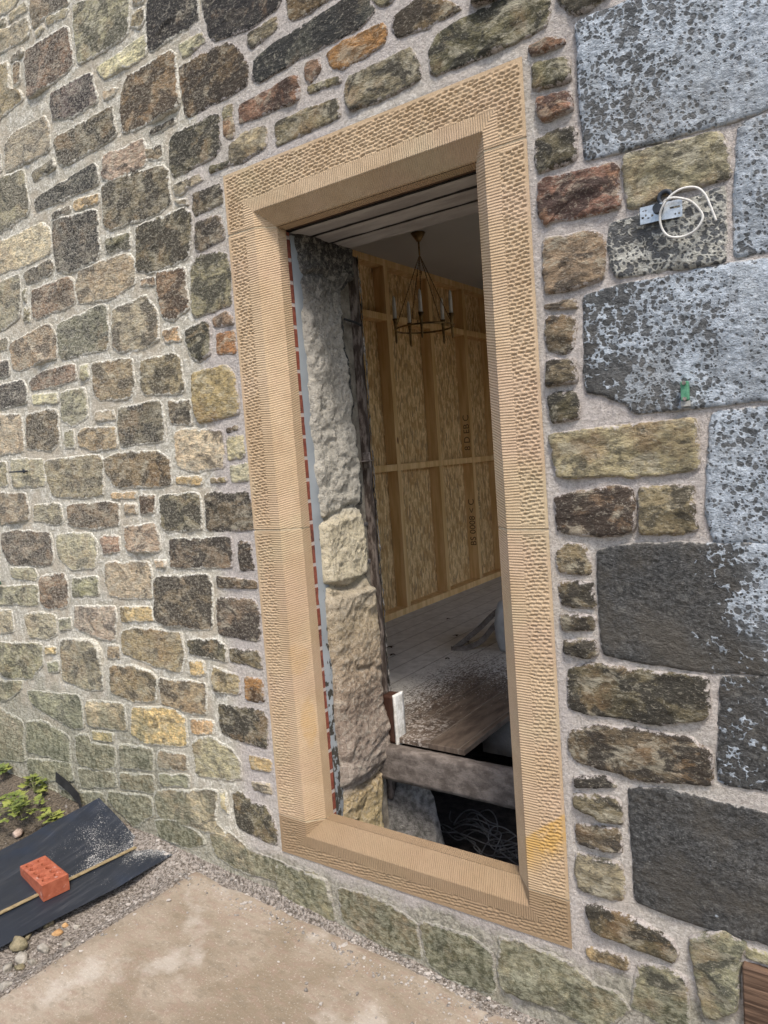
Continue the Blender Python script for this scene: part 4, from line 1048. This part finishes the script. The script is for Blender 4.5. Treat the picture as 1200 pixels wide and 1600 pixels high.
# concrete pad
def slab_mat():
    s = NM('worn_concrete', .88, .3); n = s.noise(2.6, 6, .6, None, .5); n2 = s.noise(16, 6, .65, s.mp((1, 1.9, 1), (0, 0, .5))); n3 = s.noise(130, 6, .8)
    c = s.mix(s.mr(n, .38, .62), (.215, .172, .12), (.31, .26, .20)); c = s.mix(s.mr(n2, .48, .62, 0, .6), c, (.25, .185, .14)); c = s.mix(s.mr(n2, .46, .34, 0, .5), c, (.17, .14, .10))
    c = s.mix(s.mr(s.noise(3.4, 5, .6, s.mp(loc=(3, 1, 0))), .54, .66, 0, .6), c, (.44, .40, .345)); c = s.mix(s.mr(n3, .56, .66, 0, .5), c, (.60, .56, .50)); c = s.mix(s.mr(n3, .43, .33, 0, .6), c, (.16, .13, .10))
    return s.out(c, s.bump(s.ma('ADD', s.ma('MULTIPLY', n2, 1.2), s.ma('MULTIPLY', n3, .3)), .6, .007))
xs = np.concatenate([np.arange(-.495, 1.8, .016), np.arange(1.8, 4, .1)]); ys = np.concatenate([np.arange(-3.2, -1, .1), np.arange(-1, -.003, .014)])
X, Y = np.meshgrid(xs, ys, indexing='ij'); x = X.ravel(); y = Y.ravel()
ex = .014*fbm(np.stack([x*0, y, y*0], 1), 6, 4, .6)*(x < -.49); ey = .03*fbm(np.stack([x, x*0, x*0+3], 1), 5, 4, .6)
d = fbm(np.stack([x, y, x*0], 1), 5, 5, .55)*.006
eg = np.minimum(x+.495, -.004-y); z = -.186-.055*(x+.5)+d-.012*sst(.05, 0, eg)-.02*sst(.012, 0, eg)
struct(npmesh('paving', np.stack([x+ex, y+ey*sst(-.15, -.04, y), z], 1), gridF(len(xs), len(ys)), slab_mat()))
# loose grit: thousands of crumbs, one mesh
def grit():
    A = Acc(); rs = np.random.RandomState(5)
    bm = bmesh.new(); bmesh.ops.create_icosphere(bm, subdivisions=1, radius=1); b = np.array([v.co[:] for v in bm.verts]); T = np.array([[v.index for v in f.verts] for f in bm.faces]); bm.free()
    V = []; F = []; C = []; n = 0
    def put(x, y, s_, c):
        nonlocal n
        p = b*(1+rs.uniform(-.3, .3, (len(b), 1)))*np.array([s_*rs.uniform(.7, 1.4), s_*rs.uniform(.7, 1.4), s_*rs.uniform(.4, .8)])
        a = rs.uniform(0, 6.28); ca, sa = math.cos(a), math.sin(a); p = np.stack([p[:, 0]*ca-p[:, 1]*sa, p[:, 0]*sa+p[:, 1]*ca, p[:, 2]], 1)
        zz = float(gz(np.array([x]), np.array([y]))[0]); 
        if x > -.49 and y < -.06: zz = -.186-.055*(x+.5)
        V.append(p+np.array([x, y, zz+s_*.25])); F.append(T+n); n += len(b); C.append(np.tile(np.append(c, 1), (len(b), 1)))
    for k in range(4600):
        r = rs.rand()
        if r < .55: x = rs.uniform(-.75, 1.25); y = -abs(rs.normal(0, .045))-.004
        elif r < .61: x = rs.uniform(-.45, 1.1); y = -.03-abs(rs.normal(0, .18))
        elif r < .9: x = rs.normal(-.57, .06); y = -rs.uniform(.0, 1.0)
        else: x = rs.uniform(-1.9, -.9); y = -rs.uniform(0, .5)
        s_ = .0016+.0042*rs.rand()**3
        g = rs.uniform(.10, .40); c = np.array([g, g*.91, g*.82])*(1 if x > -.9 else .5)
        if rs.rand() < .06: s_ *= 2.2
        put(x, y, s_, c)
    s = NM('grit', .9, .2); m = s.out(s.mix(s.mr(s.noise(200, 3), .35, .65, 0, .35), s.attr('col'), (.5, .46, .40)))
    o = npmesh('grit', np.concatenate(V), np.concatenate(F), m, None, {'col': np.concatenate(C)}, smooth=False); o['kind'] = 'stuff'; o['label'] = 'fine grey grit and crumbs of mortar along the foot of the wall'; o['category'] = 'grit'
grit()
# rocks by the sheet
RM = [simple('rock_olive', (.12, .105, .06), (.26, .22, .14), 30, .9, .9, .006), simple('rock_pale', (.19, .175, .145), (.36, .33, .28), 30, .9, .9, .006), simple('rock_orange', (.34, .19, .08), (.52, .33, .16), 24, .85, .6, .005), simple('rock_pink', (.34, .25, .20), (.48, .38, .31), 40, .9, .9, .005)]
for i, (px, py, sx, sy, sz, mt, lab) in enumerate((
    (28, 1478, .038, .024, .022, 0, 'olive brown stone wedged under the black sheet'), (66, 1481, .030, .018, .016, 1, 'largest pale stone below the black sheet'),
    (34, 1496, .026, .018, .014, 1, 'pale stone in front of the olive brown stone'), (90, 1457, .019, .014, .011, 2, 'orange broken stone chip, the larger of two'),
    (101, 1446, .012, .008, .008, 2, 'orange broken stone chip, the smaller of two'), (76, 1443, .026, .016, .014, 0, 'dark stone under the lower edge of the black sheet'),
    (50, 1504, .016, .012, .010, 1, 'small pale stone beside the pad corner'), (12, 1512, .022, .016, .012, 1, 'pale stone at the left edge of the rubble'), (60, 1512, .013, .010, .008, 1, 'small pale stone nearest the concrete pad'),
    (104, 1478, .020, .012, .009, 1, 'flat whitish stone beside the orange chips'),
    (30, 1512, .015, .012, .009, 0, 'small brown stone among the pale rubble'),
    (8, 1545, .026, .018, .015, 1, 'grey white stone nearest the bottom left corner'), (44, 1462, .020, .014, .012, 0, 'brown stone tucked between the sheet edge and the pale stones'), (120, 1448, .014, .010, .008, 1, 'small pale stone right of the orange chips'),
    (28, 1304, .026, .020, .020, 3, 'pinkish stone lying above the black sheet'))):
    zz = -.228 if py > 1400 else -.155
    for _ in range(3): p = unp([(px, py)], 2, zz)[0]; zz = float(gz(p[:1], p[1:2])[0])+sz*.55
    rock('loose_stone', tuple(p), (sx*1.35, sy*1.35, sz*1.3), RM[mt], lab, 'stone', i+3, sub=3, rot=random.uniform(-.6, .6), amp=.35, box=.35, group='loose stones')

# black plastic sheet folded in two facets
def sheet_mat():
    s = NM('black_plastic', .42, .5); x = s.xyz(); n = s.noise(5, 4)
    fl = s.noise(210, 3, .7); patch = s.noise(7, 5, .6); e = s.attr('dirt', 'Fac')
    d = s.mr(s.ma('ADD', s.ma('MULTIPLY', fl, .55), s.ma('ADD', s.ma('MULTIPLY', patch, .38), s.ma('MULTIPLY', e, .20))), .625, .68)
    scr = s.noise(3, 6, .7, s.mp((14, 1.2, 1), (0, 0, -1.05))); dust = s.mr(scr, .5, .8, 0, .22)
    c = s.mix(dust, s.mix(n, (.012, .015, .022), (.022, .027, .036)), (.20, .20, .21)); c = s.mix(s.ma('MULTIPLY', d, .85), c, (.46, .45, .42))
    return s.out(c, s.bump(s.ma('ADD', s.ma('MULTIPLY', scr, .5), d), .35, .003), rough=s.mr(d, 0, 1, .30, .9))
M_SH = sheet_mat()
def quadgrid(A, B, C_, D_, nu, nv, sag=0):
    u = np.linspace(0, 1, nu)[:, None, None]; v = np.linspace(0, 1, nv)[None, :, None]
    A, B, C_, D_ = [np.array(q, float)[None, None] for q in (A, B, C_, D_)]
    return ((A*(1-u)+B*u)*(1-v)+(D_*(1-u)+C_*u)*v)
def P3(q, ax, v): return unp([q], ax, v)[0]
A0 = P3((155, 1247), 1, -.018); F0 = P3((224, 1319), 2, -.158); L0 = P3((-70, 1366), 2, -.168); FB = P3((-70, 1462), 2, -.170)
E0 = P3((270, 1335), 2, -.150); E1 = P3((-70, 1515), 2, -.212); Em = P3((185, 1385), 2, -.200)
sh = thing('plastic_sheet', 'black plastic sheet flecked with mortar lying folded beside the wall', 'plastic sheet', tuple(F0))
G = quadgrid(L0, A0, F0, FB, 90, 46); P = G.reshape(-1, 3)
P[:, 2] += .008*fbm(P, 7, 4); vv = np.tile(np.linspace(0, 1, 46), 90); uu = np.repeat(np.linspace(0, 1, 90), 46)
npmesh('upper_leaf', P, gridF(90, 46), M_SH, sh, {'dirt': uu*.8+vv*.4-.3})
u = np.linspace(0, 1, 90)[:, None, None]; v = np.linspace(0, 1, 26)[None, :, None]
top = (FB*(1-u)+F0*u); bot = np.where(u < .75, E1*(1-u/.75)+Em*(u/.75), Em*(1-(u-.75)/.25)+E0*((u-.75)/.25))
G = top*(1-v)+bot*v; P = G.reshape(-1, 3); P[:, 2] += .003*fbm(P, 11, 3)+.004*np.tile(np.sin(np.linspace(0, PI, 26)), 90)-.002
npmesh('lower_leaf', P, gridF(90, 26), M_SH, sh, {'dirt': np.repeat(np.linspace(0, 1, 90), 26)**2*1.3-.45})
bm = ribbon([tuple(FB+np.array([0, 0, .003])), tuple(FB*.66+F0*.34+np.array([0, 0, .0035])), tuple(FB*.33+F0*.67+np.array([0, 0, .0035])), tuple(F0+np.array([0, 0, .003]))], .019)
bmobj('fold_tape', bm, simple('tan_tape', (.20, .15, .08), (.30, .235, .13), 60, .8), sh)
st_ = [P3((88, 1206), 1, -.010), P3((108, 1222), 1, -.012), P3((124, 1240), 1, -.016), P3((128, 1262), 1, -.03)]
bm = bmesh.new(); pr = None
for i, p in enumerate(st_):
    h = .045 if i < 3 else .03; vs = [bm.verts.new(p+np.array(o)) for o in ((0, 0, .0), (0, -.004, 0), (0, -.010, -h), (0, -.004, -h))]
    if pr: [bm.faces.new((pr[a], pr[(a+1) % 4], vs[(a+1) % 4], vs[a])) for a in range(4)]
    else: bm.faces.new(vs)
    pr = vs
bm.faces.new(pr[::-1])
tag(bmobj('plastic_strip', bm, simple('black_strip', (.015, .015, .016), (.03, .03, .03), 20, .5)), 'short black plastic strip standing against the wall foot above the sheet', 'plastic strip')

# engineering brick with ten holes
def brick():
    zt = -.108
    q = [P3(a, 2, zt) for a in ((30, 1351), (67.5, 1334), (107.5, 1367.5), (69, 1384.5))]
    c = sum(q)/4; ux = ((q[3]-q[0])+(q[2]-q[1])); ux[2] = 0; Lx = .222; ux /= np.linalg.norm(ux); uy = np.cross([0, 0, 1], ux)
    if np.dot(uy, q[1]-q[0]) < 0: uy = -uy
    root = thing('clay_brick', 'red clay brick with ten holes lying on the black plastic sheet', 'brick', tuple(c-np.array([0, 0, .065])))
    W, H = .100, .065
    nx, ny = 150, 68
    X, Y = np.meshgrid(np.linspace(-Lx/2, Lx/2, nx), np.linspace(-W/2, W/2, ny), indexing='ij'); x = X.ravel(); y = Y.ravel(); z = np.zeros(len(x))
    d = np.full(len(x), 9.)
    for i in range(5):
        for j in range(2): d = np.minimum(d, np.hypot(x-(-.080+i*.040), y-(-.0225+.045*j)))
    z = -.060*sst(.0146, .0134, d); e = np.minimum(Lx/2-abs(x), W/2-abs(y)); z = z-.003*sst(.004, 0, e)+fbm(np.stack([x, y, z*0], 1), 60, 3)*.0006
    top = np.stack([x, y, z], 1); V = [top]; F = [gridF(nx, ny)]; n = len(top)
    for ax_, sg in ((0, 1), (0, -1), (1, 1), (1, -1)):
        m = 60; t = np.linspace(-.5, .5, m); zz = np.linspace(-.003, -H, 12); T, Z = np.meshgrid(t, zz, indexing='ij'); T = T.ravel(); Z = Z.ravel()
        S = (np.stack([sg*Lx/2+0*T, T*W, Z], 1) if ax_ == 0 else np.stack([T*Lx, sg*W/2+0*T, Z], 1)); S += .0004*fbm(S, 70, 2)[:, None]
        V.append(S); f = gridF(m, 12)+n; F.append(f if (sg > 0) == (ax_ == 1) else f[:, ::-1]); n += len(S)
    V = np.concatenate(V); Wd = c+V[:, :1]*ux+V[:, 1:2]*uy+V[:, 2:]*np.array([0, 0, 1])
    s = NM('clay', .75, .3); x_ = s.noise(40, 5); m = s.out(s.mix(s.mr(x_, .35, .65), (.27, .072, .036), (.35, .105, .056)), s.bump(s.noise(200, 3), .4, .001))
    m = s.out(s.mix(s.mr(s.noise(25, 5, .7), .60, .70, 0, .45), s.mix(s.mr(x_, .35, .65), (.27, .072, .036), (.35, .105, .056)), (.55, .38, .33)))
    npmesh('clay_body', Wd, np.concatenate(F), m, root)
brick()

# plants at the left
def leaf_mat():
    s = NM('leaf', .55, .4); c = s.mix(s.attr('col', 'Fac') if False else s.mr(s.noise(14, 3), .35, .65), (.09, .125, .025), (.25, .27, .06)); s.b.inputs['Subsurface Weight'].default_value = .0
    return s.out(c, s.bump(s.noise(60, 3), .3, .002))
M_PLT = leaf_mat(); M_STM = simple('stem_green', (.10, .12, .04), (.20, .20, .08), 20, .7)
def plant(px, py, z, R, H, nl, label, seed):
    rs = random.Random(seed); p = P3((px, py), 2, z); 
    if p[1] > -.05: p[1] = -.05
    root = thing('weed_plant', label, 'plant', tuple(p)); bs = bmesh.new(); bl = bmesh.new()
    for k in range(nl):
        a = rs.uniform(0, 6.28); r = R*math.sqrt(rs.random()); h = H*rs.uniform(.35, 1)*(1-.4*r/R)
        tip = Vector((p[0]+r*math.cos(a), min(p[1]+r*math.sin(a)*.7, -.02), p[2]+h)); tube(bs, spline([tuple(p), tuple(Vector(p).lerp(tip, .5)+Vector((0, 0, .02))), tip], 3), .0011, 4)
        # three-lobed scalloped leaflets
        for da in (-1.0, 0, 1.0):
            L = rs.uniform(.012, .021); dr = a+da+rs.uniform(-.3, .3); ti = rs.uniform(-.2, .5); ux = Vector((math.cos(dr), math.sin(dr), ti)).normalized(); uy = Vector((-math.sin(dr), math.cos(dr), rs.uniform(-.3, .3))).normalized()
            o = tip+ux*L*.9; c = bl.verts.new(o+Vector((0, 0, .002))); N = 14; ring = []
            for j in range(N):
                t = 2*PI*j/N; rr = L*(.85+.18*math.cos(3*t)*1+.10*(-1)**j); ring.append(bl.verts.new(o+ux*rr*math.cos(t)*1.05+uy*rr*math.sin(t)*.8+Vector((0, 0, rs.uniform(-.0015, .0015)))))
            for j in range(N): bl.faces.new((ring[j], ring[(j+1) % N], c))
    bmobj('stems', bs, M_STM, root, True); bmobj('foliage', bl, M_PLT, root)
plant(30, 1275, -.115, .135, .10, 46, 'yellow green weed with lobed leaves, the largest at the wall foot', 1)
plant(55, 1240, -.10, .07, .09, 16, 'light green weed growing up against the wall', 2)
plant(80, 1280, -.12, .04, .035, 9, 'small low weed beside the edge of the black sheet', 3)
plant(-5, 1215, -.08, .07, .09, 14, 'green weed at the left edge of the photo', 4)

# ------------------------------------------------------------------ fittings on the wall
M_ZN = simple('zinc_plate', (.42, .45, .47), (.60, .63, .65), 60, .35, .1, .0005, metal=.6)
M_DK = simple('dark_plastic', (.02, .025, .03), (.035, .04, .05), 30, .5)
M_WC = simple('white_cable', (.50, .49, .46), (.64, .63, .59), 30, .45, .1, .0005)
br = thing('metal_bracket', 'perforated zinc fixing bracket screwed to the wall with a dark plug', 'bracket', (1.42, -.02, 1.925))
a = P3((1000, 338), 1, -.022); b = P3((1066, 324), 1, -.022)
d = Vector(b-a); L = d.length; ang = math.atan2(d.z, d.x); c = (Vector(a)+Vector(b))/2
def cutplate():
    bm = bmesh.new(); nx, nz = 84, 24; hw = .0195; ok = {}
    def hole(x, z):
        for hx, hz, r in ((-.42*L, .010, .0022), (-.36*L, .010, .0022), (-.36*L, -.001, .0022), (.34*L, -.011, .0022), (.43*L, -.011, .0022), (-.2*L, -.004, .0028), (-.3*L, -.008, .0022)):
            if (x-hx)**2+(z-hz)**2 < r*r: return True
        return (abs(z-.004) < .0028 and .22*L < x < .45*L) or (abs(z+.006) < .0024 and -.46*L < x < -.40*L)
    V = {}
    for i in range(nx+1):
        for j in range(nz+1):
            x = -L/2+L*i/nx; z = -hw+2*hw*j/nz; V[i, j] = bm.verts.new((x, -.004*math.exp(-(x/(.2*L))**2), z))
    for i in range(nx):
        for j in range(nz):
            x = -L/2+L*(i+.5)/nx; z = -hw+2*hw*(j+.5)/nz
            if not hole(x, z): bm.faces.new((V[i, j], V[i+1, j], V[i+1, j+1], V[i, j+1]))
    g = bmesh.ops.extrude_face_region(bm, geom=bm.faces[:]); bmesh.ops.translate(bm, verts=[v for v in g['geom'] if isinstance(v, bmesh.types.BMVert)], vec=(0, .0016, 0))
    bmesh.ops.delete(bm, geom=[v for v in bm.verts if not v.link_faces], context='VERTS')
    bmesh.ops.transform(bm, matrix=Matrix.Translation(c) @ Matrix.Rotation(-ang, 4, 'Y'), verts=bm.verts); return bm
bmobj('plate', cutplate(), M_ZN, br)
q = P3((1028, 326), 1, -.030); bm = bmesh.new(); bmesh.ops.create_cone(bm, cap_ends=True, segments=24, radius1=.0125, radius2=.0105, depth=.016, matrix=Matrix.Translation(q) @ Matrix.Rotation(PI/2, 4, 'X')); bmobj('plug', bm, M_DK, br)
q = P3((1040, 309), 1, -.012); bm = bmesh.new(); tube(bm, [Vector(q)+Vector((.014*math.cos(t), -.004, .014*math.sin(t))) for t in np.linspace(0, 2*PI, 20)], .005, 8); bmobj('grommet', bm, M_DK, br, True)
cp = [(1042, 310, -.005), (1036, 318, -.03), (1044, 311, -.045), (1058, 309, -.045), (1080, 315, -.035), (1096, 332, -.03), (1097, 344, -.03), (1086, 360, -.03), (1066, 370, -.03), (1045, 369, -.03), (1034, 356, -.03), (1031, 337, -.035), (1037, 320, -.042), (1050, 304, -.04), (1068, 294, -.035), (1088, 293, -.03), (1101, 303, -.03), (1110, 322, -.03), (1119, 345, -.028)]
bm = bmesh.new(); tube(bm, spline([tuple(P3((x, y), 1, d_)) for x, y, d_ in cp], 7), .0027, 10)
tag(bmobj('coiled_cable', bm, M_WC, None, True), 'coil of white electric cable hanging out of the wall over the zinc bracket', 'cable')
cl = thing('wall_clip', 'small green plastic clip with rusty screws on the grey block', 'clip', tuple(P3((1070, 612), 1, -.02)))
a = P3((1070, 596), 1, -.02); b = P3((1070, 626), 1, -.02)
bm = bmesh.new(); bbox(bm, (a[0]-.009, -.028, b[2]), (a[0]+.009, -.014, a[2]), .002); bmobj('strip', bm, simple('green_plastic', (.05, .18, .10), (.12, .30, .19), 50, .6), cl)
bm = bmesh.new(); bbox(bm, (a[0]-.010, -.026, b[2]-.014), (a[0]+.010, -.014, b[2]-.001), .001); bmobj('end_piece', bm, simple('grey_tab', (.25, .25, .23), (.36, .36, .33), 50, .6), cl)
for zc in (a[2]-.004, b[2]+.004):
    bm = bmesh.new(); bmesh.ops.create_cone(bm, cap_ends=True, segments=12, radius1=.0045, radius2=.0045, depth=.006, matrix=Matrix.Translation((a[0], -.030, zc)) @ Matrix.Rotation(PI/2, 4, 'X')); bmobj('screw', bm, M_IR, cl)
a = Vector(P3((43, 736), 1, -.008)); b = Vector(P3((28, 737), 1, -.008))
bm = bmesh.new(); tube(bm, [a+Vector((0, .02, 0)), a+Vector((-.004, -.03, .0)), b+Vector((.01, -.045, 0))], .0035, 8); tube(bm, [a+Vector((-.004, -.012, 0)), a+Vector((-.004, -.018, 0))], .009, 10)
tag(bmobj('iron_nail', bm, M_DK), 'black iron nail driven into a pale green stone at the left of the wall', 'nail')
a = P3((2, 911), 1, -.02); bm = bmesh.new(); 
for k in range(3):
    vs = [bm.verts.new((a[0]-.03+.03*math.cos(t)*(1-.2*k), -.02-.006*k, a[2]+.012*math.sin(t)-.008*k)) for t in np.linspace(0, 2*PI, 11)[:-1]]; bm.faces.new(vs)
tag(bmobj('green_leaf', bm, simple('dark_leaf', (.02, .07, .045), (.04, .12, .07), 30, .5)), 'dark green leaf poking in at the left edge against the wall', 'leaf')
